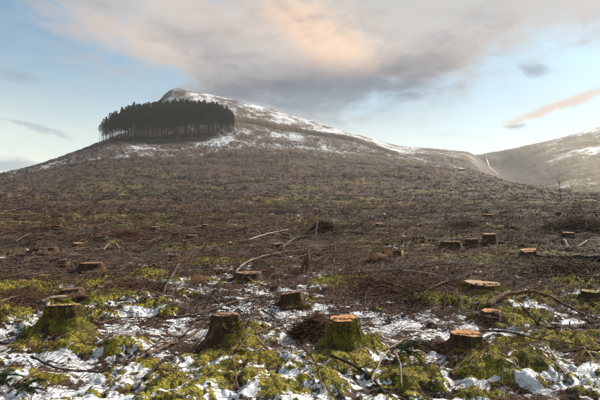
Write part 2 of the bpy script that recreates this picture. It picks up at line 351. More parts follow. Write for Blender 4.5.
def m_ground(kk, b):
    P = kk.new('ShaderNodeNewGeometry').outputs['Position']
    moss, snow, olive, peat_shade, red = (kk.attr(n) for n in ('moss', 'snow', 'olive', 'peat_shade', 'red'))
    f1 = kk.noise(P, 14, 5, 0.65); f2 = kk.noise(P, 45, 4, 0.6); mid_ = kk.noise(P, 1.3, 5, 0.65); big = kk.noise(P, 0.17, 5, 0.65)
    tw1 = kk.noise(kk.mapv(P, (3.0, 26, 20), (0, 0, 0), (0, 0, 0.35)), 1.0, 4, 0.6, 0.6)
    tw2 = kk.noise(kk.mapv(P, (4.0, 30, 20), (5, 0, 0), (0, 0, -0.6)), 1.0, 4, 0.6, 0.6)
    tw3 = kk.noise(kk.mapv(P, (0.5, 2.2, 1.5), (5, 0, 0), (0, 0, 0.1)), 1.0, 6, 0.7, 0.6)
    litter = kk.mix(kk.sm(f1, 0.35, 0.68), (0.015, 0.009, 0.007), (0.100, 0.056, 0.036))
    litter = kk.mix(kk.m('MULTIPLY', red, 0.55), litter, kk.mix(kk.sm(f2, 0.35, 0.65), (0.040, 0.019, 0.012), (0.140, 0.066, 0.036)))
    tw = kk.m('MAXIMUM', kk.sm(tw1, 0.56, 0.70), kk.sm(tw2, 0.58, 0.72))
    litter = kk.mix(kk.m('MULTIPLY', tw, 0.65), litter, (0.15, 0.115, 0.088))
    litter = kk.mix(kk.m('MULTIPLY', kk.sm(tw3, 0.50, 0.70), 0.40), litter, (0.072, 0.054, 0.047))
    litter = kk.mix(kk.m('MULTIPLY', kk.sm(mid_, 0.50, 0.36), 0.55), litter, (0.012, 0.009, 0.009))
    litter = kk.mix(kk.m('MULTIPLY', kk.sm(big, 0.5, 0.64), 0.35), litter, (0.064, 0.042, 0.034))
    pk = kk.m('MULTIPLY', peat_shade, kk.sm(mid_, 0.68, 0.40, 0.55, 1.0))
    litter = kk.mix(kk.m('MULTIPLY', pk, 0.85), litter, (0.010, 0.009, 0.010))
    grass = kk.mix(kk.sm(mid_, 0.35, 0.65), (0.050, 0.040, 0.012), (0.23, 0.155, 0.035))
    grass = kk.mix(kk.sm(big, 0.42, 0.60), grass, kk.mix(kk.sm(mid_, 0.4, 0.6), (0.045, 0.052, 0.010), (0.17, 0.150, 0.030)))
    c = kk.mix(kk.m('MULTIPLY', olive, kk.sm(kk.noise(P, 0.5, 6, 0.65), 0.35, 0.55), clamp=True), litter, grass)
    mossc = kk.mix(kk.sm(f2, 0.3, 0.7), (0.070, 0.064, 0.009), (0.42, 0.35, 0.035))
    mossc = kk.mix(kk.m('MULTIPLY', kk.sm(kk.noise(P, 3.2, 4, 0.6), 0.48, 0.66), 0.7), mossc, kk.mix(f1, (0.07, 0.09, 0.012), (0.17, 0.20, 0.025)))
    mossc = kk.mix(kk.m('MULTIPLY', kk.sm(kk.noise(P, 5.0, 4, 0.6, 0.4), 0.50, 0.64), 0.8), mossc, (0.17, 0.105, 0.035))
    mossc = kk.mix(kk.m('MULTIPLY', kk.sm(kk.noise(P, 8.0, 3, 0.6, 0.4), 0.50, 0.38), 0.9), mossc, (0.030, 0.030, 0.008))
    mm = kk.sm(kk.m('ADD', moss, kk.m('MULTIPLY', kk.m('SUBTRACT', f1, 0.5), 0.9)), 0.30, 0.62)
    c = kk.mix(mm, c, mossc)
    fs = kk.m('ADD', kk.m('ADD', kk.m('MULTIPLY', kk.m('SUBTRACT', f1, 0.5), 2.3), kk.m('MULTIPLY', kk.m('SUBTRACT', f2, 0.5), 1.0)), kk.m('ADD', kk.m('MULTIPLY', kk.m('SUBTRACT', kk.noise(P, 1.1, 5, 0.7), 0.5), 1.4), kk.m('MULTIPLY', kk.m('SUBTRACT', kk.noise(kk.mapv(P, (1, 1, 3)), 0.6, 6, 0.85), 0.5), kk.m('MULTIPLY', kk.attr('far'), 4.6))))
    sn = kk.sm(kk.m('ADD', snow, fs), 0.02, 0.20)
    snc = kk.mix(kk.sm(f1, 0.3, 0.7), (0.50, 0.53, 0.57), (0.68, 0.69, 0.71))
    c = kk.mix(sn, c, snc)
    kk.put(b.inputs['Base Color'], c)
    kk.put(b.inputs['Roughness'], kk.m('SUBTRACT', 0.95, kk.m('MULTIPLY', sn, 0.35)))
    hh = kk.m('ADD', kk.m('MULTIPLY', f1, 0.6), kk.m('ADD', kk.m('MULTIPLY', f2, 0.35), kk.m('MULTIPLY', tw, 0.3)))
    hh = kk.m('MULTIPLY', hh, kk.m('SUBTRACT', 1.0, kk.m('MULTIPLY', sn, 0.7)))
    bump(kk, b, hh, 0.9, 0.05)
material('ground', m_ground)

def tone_mat(name, dark, light, rough=0.9, scale=40, extra=None, clumps=None):
    def f(kk, b):
        t = kk.attr('tone'); P = kk.new('ShaderNodeNewGeometry').outputs['Position']
        n = kk.noise(P, scale, 3, 0.6)
        c = kk.mix(kk.m('ADD', kk.m('MULTIPLY', t, 0.8), kk.m('MULTIPLY', kk.m('SUBTRACT', n, 0.5), 0.7), clamp=True), dark, light)
        if extra: c = kk.mix(kk.m('MULTIPLY', kk.sm(kk.noise(P, extra[0], 3, 0.6), 0.5, 0.66), extra[2]), c, extra[1])
        if clumps: c = kk.mix(kk.m('MULTIPLY', kk.sm(kk.noise(P, clumps[0], 3, 0.6, 0.4), 0.50, 0.36), clumps[1]), c, dark)
        kk.put(b.inputs['Base Color'], c); b.inputs['Roughness'].default_value = rough
    return material(name, f)
tone_mat('twig', (0.016, 0.010, 0.007), (0.32, 0.22, 0.145), 0.9, 30)
tone_mat('red_twig', (0.024, 0.011, 0.008), (0.23, 0.115, 0.064), 0.9, 30)
tone_mat('moss', (0.050, 0.045, 0.006), (0.56, 0.46, 0.05), 0.95, 9, (2.6, (0.21, 0.14, 0.055), 0.8), (8.0, 0.75))
tone_mat('moss_green', (0.040, 0.042, 0.006), (0.52, 0.48, 0.045), 0.95, 14, (6.0, (0.17, 0.125, 0.035), 0.7), (12.0, 0.6))
def m_heath(kk, b):
    t = kk.attr('tone'); P = kk.new('ShaderNodeNewGeometry').outputs['Position']
    c = kk.mix(kk.sm(t, 0.1, 0.9), (0.015, 0.009, 0.009), (0.080, 0.046, 0.037))
    c = kk.mix(kk.m('MULTIPLY', kk.sm(kk.noise(P, 0.12, 5, 0.65), 0.50, 0.62), 0.55), c, kk.mix(t, (0.026, 0.021, 0.010), (0.088, 0.066, 0.028)))
    kk.put(b.inputs['Base Color'], c); b.inputs['Roughness'].default_value = 0.95
material('heath', m_heath)
tone_mat('needle', (0.012, 0.028, 0.012), (0.045, 0.085, 0.032), 0.7, 20)
tone_mat('crown', (0.014, 0.027, 0.015), (0.055, 0.080, 0.040), 0.8, 1.2)
tone_mat('dead_grass', (0.09, 0.06, 0.03), (0.34, 0.26, 0.14), 0.9, 20)

def m_bark(kk, b, dark=(0.010, 0.006, 0.005), light=(0.085, 0.043, 0.023), lich=0.35):
    O = kk.new('ShaderNodeTexCoord').outputs['Object']
    r = kk.new('ShaderNodeObjectInfo').outputs['Random']
    n = kk.noise(kk.mapv(O, (26, 26, 5)), 1.0, 5, 0.65, 0.8); f = kk.noise(O, 60, 4, 0.6)
    c = kk.mix(kk.sm(n, 0.36, 0.68), dark, light)
    c = kk.mix(kk.m('MULTIPLY', f, 0.5), c, kk.mix(r, tuple(0.5*(p+q) for p, q in zip(dark, light)), tuple(q*1.1 for q in light)))
    c = kk.mix(kk.m('MULTIPLY', kk.sm(kk.noise(O, 7, 5, 0.6), 0.52, 0.68), lich), c, (0.16, 0.14, 0.035))
    c = kk.mix(kk.m('MULTIPLY', kk.sm(kk.noise(kk.mapv(O, (1, 1, 0.45), (3, 1, 4)), 9, 3, 0.5, 0.5), 0.60, 0.66), lich*1.6), c, kk.mix(f, (0.12, 0.045, 0.018), (0.26, 0.12, 0.05)))
    kk.put(b.inputs['Base Color'], c); b.inputs['Roughness'].default_value = 0.9
    bump(kk, b, kk.m('ADD', n, kk.m('MULTIPLY', f, 0.4)), 0.9, 0.02)
material('bark', m_bark)
material('branch_bark', lambda kk, b: m_bark(kk, b, (0.028, 0.017, 0.012), (0.17, 0.112, 0.075), 0.2))
material('log_bark', lambda kk, b: m_bark(kk, b, (0.030, 0.014, 0.010), (0.20, 0.105, 0.062), 0.35))
material('pale_wood', lambda kk, b: m_bark(kk, b, (0.16, 0.12, 0.09), (0.36, 0.29, 0.225), 0.0))
material('red_wood', lambda kk, b: m_bark(kk, b, (0.05, 0.022, 0.014), (0.22, 0.10, 0.055), 0.0))
material('dark_wood', lambda kk, b: m_bark(kk, b, (0.010, 0.008, 0.007), (0.045, 0.034, 0.028), 0.15))
material('trunk_bark', lambda kk, b: m_bark(kk, b, (0.030, 0.019, 0.016), (0.095, 0.060, 0.048), 0.1))
def m_cut(c0, c1):
    def f(kk, b):
        O = kk.new('ShaderNodeTexCoord').outputs['Object']; r = kk.new('ShaderNodeObjectInfo').outputs['Random']
        s = kk.new('ShaderNodeSeparateXYZ'); kk.put(s.inputs[0], O)
        w = kk.noise(O, 9, 3, 0.5)
        rad = kk.m('ADD', kk.m('SQRT', kk.m('ADD', kk.m('MULTIPLY', s.outputs[0], s.outputs[0]), kk.m('MULTIPLY', s.outputs[1], s.outputs[1]))), kk.m('MULTIPLY', w, 0.03))
        ring = kk.m('ADD', kk.m('MULTIPLY', kk.m('SINE', kk.m('MULTIPLY', rad, 420)), 0.5), 0.5)
        c = kk.mix(kk.m('MULTIPLY', ring, 0.35), c0, c1)
        c = kk.mix(kk.m('MULTIPLY', kk.sm(kk.noise(O, 6, 5, 0.65), 0.46, 0.66), 0.6), c, tuple(x*0.42 for x in c0))
        c = kk.mix(kk.m('MULTIPLY', r, 0.35), c, tuple(x*0.6 for x in c1))
        ang = kk.m('ARCTAN2', s.outputs[1], s.outputs[0])
        cr = kk.noise(kk.mapv(O, (2, 2, 2)), 14, 3, 0.6, 2.0)
        c = kk.mix(kk.m('MULTIPLY', kk.sm(cr, 0.60, 0.66), 0.6), c, (0.05, 0.03, 0.02))
        kk.put(b.inputs['Base Color'], c); b.inputs['Roughness'].default_value = 0.8
        bump(kk, b, kk.m('ADD', ring, kk.noise(O, 50, 3, 0.6)), 0.5, 0.006)
    return f
material('cut_orange', m_cut((0.44, 0.20, 0.08), (0.56, 0.32, 0.15)))
material('cut_grey', m_cut((0.25, 0.135, 0.075), (0.38, 0.235, 0.14)))
material('cut_tan', m_cut((0.34, 0.20, 0.10), (0.46, 0.31, 0.17)))
material('cut_yellow', m_cut((0.40, 0.27, 0.095), (0.52, 0.39, 0.17)))
material('snow', lambda kk, b: (kk.put(b.inputs['Base Color'], (0.82, 0.84, 0.87)), kk.put(b.inputs['Roughness'], 0.6)))
def m_water(kk, b):
    P = kk.new('ShaderNodeNewGeometry').outputs['Position']
    n = kk.noise(kk.mapv(P, (1.4, 1.4, 0.12)), 1.0, 5, 0.6)
    kk.put(b.inputs['Base Color'], kk.mix(kk.sm(n, 0.35, 0.6), (0.12, 0.14, 0.15), (0.45, 0.48, 0.49))); b.inputs['Roughness'].default_value = 0.4
material('water', m_water)

# ------------------------------------------------------------------ mesh helpers
def link(name, me, mat=None, parent=None):
    o = bpy.data.objects.new(name, me); COL.objects.link(o)
    if mat: me.materials.clear(); me.materials.append(MATS[mat])
    if parent: o.parent = parent
    return o
def tag(o, label=None, cat=None, group=None, kind=None):
    if label: o['label'] = label
    if cat: o['category'] = cat
    if group: o['group'] = group
    if kind: o['kind'] = kind
    return o
def np_mesh(name, verts, faces, smooth=True, tone=None, attrs=None):
    """faces: (n, 3) or (n, 4) array"""
    me = bpy.data.meshes.new(name); verts = np.asarray(verts, np.float32); faces = np.asarray(faces, np.int32)
    n, k_ = faces.shape
    me.vertices.add(len(verts)); me.vertices.foreach_set('co', verts.ravel())
    me.loops.add(n*k_); me.loops.foreach_set('vertex_index', faces.ravel())
    me.polygons.add(n); me.polygons.foreach_set('loop_start', np.arange(0, n*k_, k_, dtype=np.int32))
    me.polygons.foreach_set('use_smooth', np.full(n, smooth))
    for nm, arr in list((attrs or {}).items()) + ([('tone', tone)] if tone is not None else []):
        at = me.attributes.new(nm, 'FLOAT', 'POINT'); at.data.foreach_set('value', np.asarray(arr, np.float32))
    me.update(calc_edges=True); me.validate()
    return me
class MB:
    def __init__(s): s.v = []; s.f = []; s.t = []
    def tube(s, pts, radii, n=7, cap=True, tone=0.5, jit=0.0):
        base = len(s.v); pts = [Vector(p) for p in pts]
        up = Vector((0.13, 0.21, 1)).normalized()
        for i, p in enumerate(pts):
            t = (pts[min(i+1, len(pts)-1)] - pts[max(i-1, 0)]).normalized()
            a = t.cross(up); a = a.normalized() if a.length > 1e-4 else Vector((1, 0, 0)); b = t.cross(a)
            for j in range(n):
                th = 2*math.pi*j/n; r = radii[i]*(1+random.uniform(-jit, jit))
                s.v.append(tuple(p + a*(r*math.cos(th)) + b*(r*math.sin(th)))); s.t.append(tone)
        for i in range(len(pts)-1):
            for j in range(n):
                q = base+i*n; s.f.append((q+j, q+(j+1) % n, q+n+(j+1) % n, q+n+j))
        if cap:
            s.f.append(tuple(base+j for j in range(n))[::-1]); q = base+(len(pts)-1)*n; s.f.append(tuple(q+j for j in range(n)))
    def build(s, name, mat, parent=None, smooth=True):
        me = bpy.data.meshes.new(name); me.from_pydata(s.v, [], s.f)
        for p in me.polygons: p.use_smooth = smooth
        at = me.attributes.new('tone', 'FLOAT', 'POINT'); at.data.foreach_set('value', np.array(s.t, np.float32))
        me.update(); return link(name, me, mat, parent)
def sticks(P0, P1, R, tone, bend=0.0):
    """many 3-sided tapered twigs as one array mesh: P0, P1 (n,3), R (n)"""
    n = len(P0); T = P1-P0; L = np.linalg.norm(T, axis=1, keepdims=True); T = T/np.maximum(L, 1e-6)
    A = np.cross(T, np.array([0.11, 0.17, 0.98])); A /= np.maximum(np.linalg.norm(A, axis=1, keepdims=True), 1e-6); B = np.cross(T, A)
    M = (P0+P1)/2 + A*(L*bend*RNG.normal(0, 1, (n, 1))) + B*(L*bend*0.6*RNG.normal(0, 1, (n, 1)))
    V = np.zeros((n, 9, 3))
    for i, (c, s_) in enumerate(((P0, 1.0), (M, 0.85), (P1, 0.35))):
        for j in range(3):
            th = 2*math.pi*j/3; V[:, i*3+j] = c + (A*math.cos(th)+B*math.sin(th))*(R*s_)[:, None]
    F = []
    for i in range(2):
        for j in range(3): F.append((i*3+j, i*3+(j+1) % 3, i*3+3+(j+1) % 3, i*3+3+j))
    F = np.array(F)[None] + (np.arange(n)*9)[:, None, None]
    return V.reshape(-1, 3), F.reshape(-1, 4), np.repeat(tone, 9)
def blades(P, D, Wd, L, tone):
    """single-triangle blades: root P, direction D, width, length"""
    n = len(P); side = np.cross(D, RNG.normal(0, 1, (n, 3))); side /= np.maximum(np.linalg.norm(side, axis=1, keepdims=True), 1e-6)
    V = np.stack([P - side*Wd[:, None], P + side*Wd[:, None], P + D*L[:, None]], 1).reshape(-1, 3)
    F = np.arange(n*3).reshape(-1, 3)
    return V, F, np.repeat(tone, 3)

# ------------------------------------------------------------------ stump list (u, v of foot; top v; width) read from the picture
STUMPS = [
 # u, vfoot, vtop, width, cut, moss, tilt(x,y), label
 (60, 341, 305, 31, 'cut_yellow', 1.0, (0.05, -0.10), 'broad mossy stump with yellowish cut top near the lower left corner'),
 (225, 354, 314, 25, 'cut_grey', 0.8, (0.0, -0.03), 'dark stump with a reddish split and moss on its right, long branch leaning left'),
 (344, 360, 318, 27, 'cut_orange', 1.1, (0.03, 0.06), 'flaring moss-coated stump with bright orange cut top beside the brown twig heap'),
 (468, 363, 333, 25, 'cut_orange', 0.65, (0.0, 0.04), 'straight-sided stump with orange cut top above the big green moss mound, lower right'),
 (487, 297, 283, 35, 'cut_tan', 1.1, (-0.04, 0.02), 'wide low stump with pale tan top and a bright moss skirt, behind the arching log'),
 (248, 285, 272.5, 23, 'cut_grey', 0.10, (0.02, 0.03), 'dark wide stump with flat brown top, pale branch resting behind it'),
 (492, 323, 319, 18, 'cut_orange', 0.6, (0.0, 0.05), 'low stump showing only its orange disc in green moss under the arching log'),
 (592, 306, 291, 14, 'cut_yellow', 0.55, (0.0, 0.03), 'upright yellow-topped stump cut by the right edge of the picture'),
 (491, 245.5, 234, 12, 'cut_orange', 0.05, (0.0, 0.10), 'tall square-looking dark stump with orange top on the middle slope right'),
 (453, 250, 241.5, 17, 'cut_grey', 0.15, (0.0, 0.02), 'squat dark stump with tan top, left neighbour of the square-looking one'),
 (473, 247, 239, 10, 'cut_yellow', 0.7, (0.0, 0.0), 'small mossy stump between the squat stump and the square-looking one'),
 (530, 257, 250, 12, 'cut_orange', 0.1, (0.1, 0.25), 'ragged reddish stump at the left end of the dark fallen log'),
 (69, 302, 289, 20, 'cut_grey', 0.5, (0.08, -0.05), 'dark stump with grey top just above the broad mossy stump at left'),
 (90, 274, 263, 20, 'cut_grey', 0.25, (0.0, 0.0), 'dark stump with spreading roots on the left, moss and snow below it'),
 (41, 255, 248, 19, 'cut_grey', 0.1, (0.05, 0.0), 'low dark flat-topped stump at the far left of the middle slope'),
 (291, 307, 293, 18, 'cut_grey', 0.35, (0.15, -0.05), 'broken dark stump with a splayed root, centre of the snowy foreground'),
 (145, 273, 267, 16, 'cut_grey', 0.25, (0.0, 0.0), 'thin-edged dark stump left of the orange log end'),
 (44, 281, 275, 9, 'cut_grey', 0.2, (0.0, 0.0), 'little dark round stump in the yellow moss at left'),
 (63, 266, 260, 12, 'cut_grey', 0.1, (0.1, 0.0), 'small dark stump left of the stump with spreading roots'),
 (419, 241, 236.5, 11, 'cut_grey', 0.3, (0.0, 0.0), 'small grey-topped stump in mossy grass left of the squat dark stump'),
 (175, 262, 255, 9, 'cut_grey', 0.3, (0.0, 0.0), 'small dark stump above the orange log end'),
 (505, 216, 212, 7, 'cut_grey', 0.1, (0.0, 0.0), 'far small stump right of centre high on the slope'),
 (490, 219, 214.5, 9, 'cut_orange', 0.1, (0.0, 0.1), 'far small reddish stump straight above the square-looking stump'),
 (77, 247, 243, 8, 'cut_orange', 0.1, (0.0, 0.1), 'small reddish stump in brown needles between two left-hand stumps'),
]
# moss mounds and hollows round the stumps
mound(62, 345, 30, 0.45, 0.05); mound(228, 358, 24, 0.30, 0.05); mound(248, 352, 15, 0.3, 0.10)
mound(344, 366, 32, 0.35, 0.07); mound(370, 354, 18, 0.35, 0.09); mound(400, 378, 24, 0.3, 0.05); mound(505, 374, 44, 0.5, 0.15); mound(478, 378, 22, 0.25, 0.03)
mound(540, 345, 46, 0.35, 0.10, 0.9); mound(508, 320, 32, 0.4, 0.06); mound(492, 306, 30, 0.3, 0.07); mound(528, 300, 24, 0.4, 0.06)
mound(592, 310, 16, 0.4, 0.05); mound(595, 366, 16, 0.3, 0.08); mound(20, 292, 40, 0.9, 0.06, 0.95); mound(10, 318, 25, 0.5, 0.08, 0.6)
mound(105, 285, 28, 0.6, 0.04, 0.9); mound(345, 285, 30, 0.55, 0.06, 0.95); mound(150, 276, 15, 0.5, 0.04, 0.9); mound(190, 247, 45, 1.5, 0.05, 0.7)
mound(122, 353, 15, 0.22, 0.10); mound(85, 352, 22, 0.25, 0.05, 0.8); mound(215, 262, 40, 0.9, 0.06, 0.7); mound(300, 300, 20, 0.3, 0.04, 0.9)
mound(150, 225, 40, 2.5, 0.1, 0.7); mound(290, 200, 40, 12, 0.2, 0.8); mound(370, 203, 40, 8, 0.2, 0.75); mound(60, 223, 60, 4, 0.1, 0.5)
mound(440, 238, 24, 1.2, 0.05, 0.8); mound(515, 248, 22, 1.2, 0.05, 0.8); mound(575, 282, 20, 0.5, 0.06, 0.8); mound(30, 385, 30, 0.25, 0.06, 0.7)
mound(170, 388, 14, 0.15, 0.05); mound(285, 395, 25, 0.15, 0.05); mound(262, 365, 25, 0.25, 0.06); mound(432, 300, 22, 0.4, 0.06, 0.9)

# ------------------------------------------------------------------ ground sheet
azs = np.concatenate([np.linspace(-math.pi, -0.78, 60)[:-1], np.linspace(-0.78, -0.60, 26)[:-1], np.linspace(-0.60, 0.60, 640), np.linspace(0.60, 0.78, 26)[1:], np.linspace(0.78, math.pi, 60)[1:]])
ds = np.concatenate([[0.3, 0.7, 1.2, 1.8], np.exp(np.arange(math.log(2.4), math.log(13), 0.0052)), np.exp(np.arange(math.log(13), math.log(70), 0.009)),
                     np.exp(np.arange(math.log(70), math.log(480), 0.011)), np.exp(np.arange(math.log(480), math.log(1250), 0.014)), np.exp(np.linspace(math.log(1270), math.log(2400), 14))])
AA, DD = np.meshgrid(azs, ds, indexing='ij')
X = (np.sin(AA)*DD).ravel(); Y = (np.cos(AA)*DD).ravel()
Z, masks = ground(X, Y)
na, nd = len(azs), len(ds)
idx = np.arange(na*nd).reshape(na, nd)
q = np.stack([idx[:-1, :-1], idx[:-1, 1:], idx[1:, 1:], idx[1:, :-1]], -1).reshape(-1, 4)
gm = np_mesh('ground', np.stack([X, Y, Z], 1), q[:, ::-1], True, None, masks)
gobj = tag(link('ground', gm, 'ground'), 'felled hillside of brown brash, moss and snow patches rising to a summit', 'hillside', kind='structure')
print('ground', len(q)*2)

# ------------------------------------------------------------------ tree stumps
def stump_surface(rt, h, flare, lobes, seed, nth=40, nz=16, sink=0.15, cap_tilt=(0, 0)):
    rg = np.random.default_rng(seed)
    th = np.linspace(0, 2*math.pi, nth, endpoint=False); ph = rg.uniform(0, 6.28, 6)
    lob = sum(np.maximum(0, np.cos((th-p)/1.0))**10 for p in np.linspace(0, 2*math.pi, lobes, endpoint=False)+ph[0]+rg.normal(0, 0.25, lobes))
    out_ = 1 + 0.09*np.sin(2*th+ph[1]) + 0.07*np.sin(3*th+ph[2]) + 0.04*np.sin(5*th+ph[5]) + 0.03*np.sin(7*th+ph[3])
    V = []
    for i in range(nz):
        t = i/(nz-1); z = -sink + (h+sink)*t
        hh = max(0, z)/h
        fl = math.exp(-hh*3.6)
        r = rt*out_*(1.0 + flare*fl*(0.35+0.9*lob) + 0.05*(1-hh)) * (1+0.10*fbm(np.cos(th)*2.5+seed, np.sin(th)*2.5+z*4.0, 4, seed, 0.6))
        r = r*(1+0.035*np.sin(th*13+ph[4]+z*3)*(1-0.3*hh))
        if i == nz-1: z = z - 0.02*rt*np.maximum(0, fbm(th*4, th*0, 2, seed+1))*2
        zt = z + (h>0)*(cap_tilt[0]*r*np.cos(th)+cap_tilt[1]*r*np.sin(th))*t
        V.append(np.stack([r*np.cos(th), r*np.sin(th), zt], 1))
    return np.array(V)
def make_stump(name, x, y, z, rt, h, cut, moss, tilt, seed, detail=True, label=None, group=None):
    e = bpy.data.objects.new(name, None); COL.objects.link(e); e.location = (x, y, z); e.empty_display_size = 0.2
    e.rotation_euler = (0, 0, random.uniform(-0.3, 0.3))
    nth, nz = (44, 16) if detail else (22, 8)
    V = stump_surface(rt, h, 0.85 if detail else 0.4, 5 if detail else 4, seed, nth, nz, 0.15+0.3*h, tilt)
    idx_ = np.arange(nz*nth).reshape(nz, nth)
    F = np.stack([idx_[:-1], np.roll(idx_, -1, 1)[:-1], np.roll(idx_, -1, 1)[1:], idx_[1:]], -1).reshape(-1, 4)
    link('trunk', np_mesh('trunk', V.reshape(-1, 3), F), 'bark', e)
    # sawn face: a slightly dished disc of rings, proud of the bark rim
    top = V[-1]; cen = top.mean(0); rings = 6; CV = [cen + (top-cen)*(0.985*(i/rings)) + np.array([0, 0, 0.004+0.006*math.sin(i*2.1+seed)*(h > 0.05)]) for i in range(1, rings+1)]
    step = 0.012*rt/0.2
    for i, ring in enumerate(CV):
        # felling hinge: a step across the face
        ring[:, 2] += np.where(ring[:, 1] < -0.15*rt, -step*1.6, 0) + step*0.25*fbm(ring[:, 0]*25/rt*0.2, ring[:, 1]*25/rt*0.2, 2, seed+3)
    sidev = top*np.array([0.985, 0.985, 1]) - np.array([0, 0, 0.03])
    allv = np.concatenate(CV+[sidev]+[cen[None]+np.array([[0, 0, 0.006]])])
    ix = np.arange((rings+1)*nth).reshape(rings+1, nth); nx = np.roll(ix, -1, 1)
    q4 = np.stack([ix[:-1], nx[:-1], nx[1:], ix[1:]], -1).reshape(-1, 4)[:, ::-1]
    me = bpy.data.meshes.new('cut_face'); cidx = len(allv)-1
    me.from_pydata(allv.tolist(), [], [tuple(int(v) for v in f[::-1]) for f in q4] + [(cidx, int(ix[0][j]), int(nx[0][j])) for j in range(nth)])
    me.update(); link('cut_face', me, cut, e)
    if detail:
        for r_ in range(4):
            a = random.uniform(0, 6.28) if r_ else -1.9; L = rt*random.uniform(1.3, 2.4); mb = MB(); pts = []; rr = []
            for i in range(6):
                t = i/5; rad = rt*0.8 + L*t; aa = a+0.35*math.sin(t*2+r_)
                px, py = rad*math.cos(aa), rad*math.sin(aa)
                cz, sz = math.cos(e.rotation_euler.z), math.sin(e.rotation_euler.z)
                gzz = gz(x+px*cz-py*sz, y+px*sz+py*cz) - z
                pts.append((px, py, gzz + rt*0.22*(1-t)**2 - 0.03*t)); rr.append(min(rt, 0.2)*(0.26*(1-t)+0.05))
            mb.tube(pts, rr, 8, jit=0.12); mb.build('root', 'bark', e)
    if moss > 0.02 and detail:
        # moss coat: lumps on the lower flanks made of many short fronds
        nb = int(13000*moss)
        ti = np.minimum(RNG.uniform(0, 1, nb)**1.4*(0.55+0.4*moss), 0.97); th_i = RNG.integers(0, nth, nb); zi = np.clip((ti*(nz-1)).astype(int), 0, nz-2)
        f = ti*(nz-1)-zi; P = V[zi, th_i]*(1-f)[:, None]+V[zi+1, th_i]*f[:, None]
        P2 = V[zi, (th_i+1) % nth]; P = P + (P2-V[zi, th_i])*RNG.uniform(0, 1, (nb, 1))
        patch = fbm(np.cos(th_i/nth*6.28)*1.6+seed, np.sin(th_i/nth*6.28)*1.6+P[:, 2]*5, 3, seed+9) + 0.40*np.cos(th_i/nth*6.28-0.4) + 0.6*(1-ti)
        keep = patch > 0.62-0.8*moss; P = P[keep]; n = len(P)
        D = P*np.array([1, 1, 0]); D /= np.maximum(np.linalg.norm(D, axis=1, keepdims=True), 1e-5)
        P = P + D*RNG.uniform(-0.01, 0.035, (n, 1)); D = D + RNG.normal(0, 0.5, (n, 3)) + np.array([0, 0, 0.25]); D /= np.linalg.norm(D, axis=1, keepdims=True)
        bv, bf, bt = blades(P, D, RNG.uniform(0.003, 0.006, n), RNG.uniform(0.010, 0.024, n), RNG.uniform(0, 1, n))
        # soft under-layer
        zc = min(nz-1, int(nz*(0.45+0.35*moss))); sh = V[:zc].copy(); r_h = 1.05+0.09*fbm(np.arange(nth)[None]*0.6+seed+np.zeros((zc, 1)), np.arange(zc)[:, None]*0.8+np.zeros((1, nth)), 3, seed+2)
        m_ = fbm(np.cos(np.arange(nth)/nth*6.28)[None]*1.6+seed+np.zeros((zc, 1)), np.sin(np.arange(nth)/nth*6.28)[None]*1.6+sh[:, :, 2]*5, 3, seed+9) + 0.40*np.cos(np.arange(nth)/nth*6.28-0.4)[None] + 0.6*(1-np.arange(zc)[:, None]/nz)
        r_h = np.where(m_ > 0.62-0.8*moss, r_h, 0.93)
        sh[:, :, :2] *= r_h[:, :, None]
        ii = np.arange(zc*nth).reshape(zc, nth); SF = np.stack([ii[:-1], np.roll(ii, -1, 1)[:-1], np.roll(ii, -1, 1)[1:], ii[1:]], -1).reshape(-1, 4)
        tri = np.concatenate([SF[:, [0, 1, 2]], SF[:, [0, 2, 3]]]); off = zc*nth
        me = np_mesh('moss', np.concatenate([sh.reshape(-1, 3), bv]), np.concatenate([tri, bf+off]), True, np.concatenate([np.full(off, 0.12), bt]))
        tag(link('moss', me, 'moss_green' if seed % 2 else 'moss', e), kind=None)
    tag(e, label, 'tree stump', group); return e
for i, (u, vf, vt, w, cut, moss, tilt, label) in enumerate(STUMPS):
    x, y, d = place(u, vf); rt = w*S(d)/2; h = max(0.05, (vf-vt)*S(d)*1.0)
    zz = gz(x, y)
    h = max(0.06, z_of(u, vt, d+rt*0.8) - zz)
    make_stump('tree_stump', x, y + rt*0.8, zz, rt, h, cut, moss, tilt, 11+i, detail=(w > 8.5), label=label, group='stumps of the felled plantation')
# small weathered stumps further up
done = [(place(s[0], s[1])[0], place(s[0], s[1])[1]) for s in STUMPS]
cnt = 0; far_protos = []; small = []
while cnt < 16:
    v = random.uniform(213, 252); u = random.uniform(8, 592)
    x, y, d = place(u, v)
    if any((x-a)**2+(y-b)**2 < (0.06*d+0.4)**2 for a, b in done): continue
    done.append((x, y)); cnt += 1
    if cnt <= 6:
        e = make_stump('small_stump', x, y, gz(x, y)+0.03, 0.20, random.uniform(0.14, 0.30), random.choice(['cut_grey', 'cut_orange', 'cut_grey']), 0, (random.uniform(-.1, .1), random.uniform(0, .15)), 70+cnt, False)
        far_protos.append(e)
    else:
        src = random.choice(far_protos); e = src.copy(); COL.objects.link(e); e.location = (x, y, gz(x, y)+0.03)
        e.rotation_euler = (0, 0, random.uniform(0, 6.28)); s = random.uniform(0.75, 1.25); e.scale = (s, s, s*random.uniform(0.8, 1.2))
        for ch in src.children:
            c = ch.copy(); COL.objects.link(c); c.parent = e
    small.append((u, e))

ORD = ['leftmost', 'second from left', 'third from left', 'fourth from left', 'fifth from left', 'sixth from left', 'seventh from left', 'eighth from left',
       'eighth from right', 'seventh from right', 'sixth from right', 'fifth from right', 'fourth from right', 'third from right', 'second from right', 'rightmost']
for (u, e), w in zip(sorted(small, key=lambda t: t[0]), ORD):
    tag(e, w + ' of the small weathered stumps half sunk in brash on the upper slope', 'tree stump', 'small stumps up the slope')

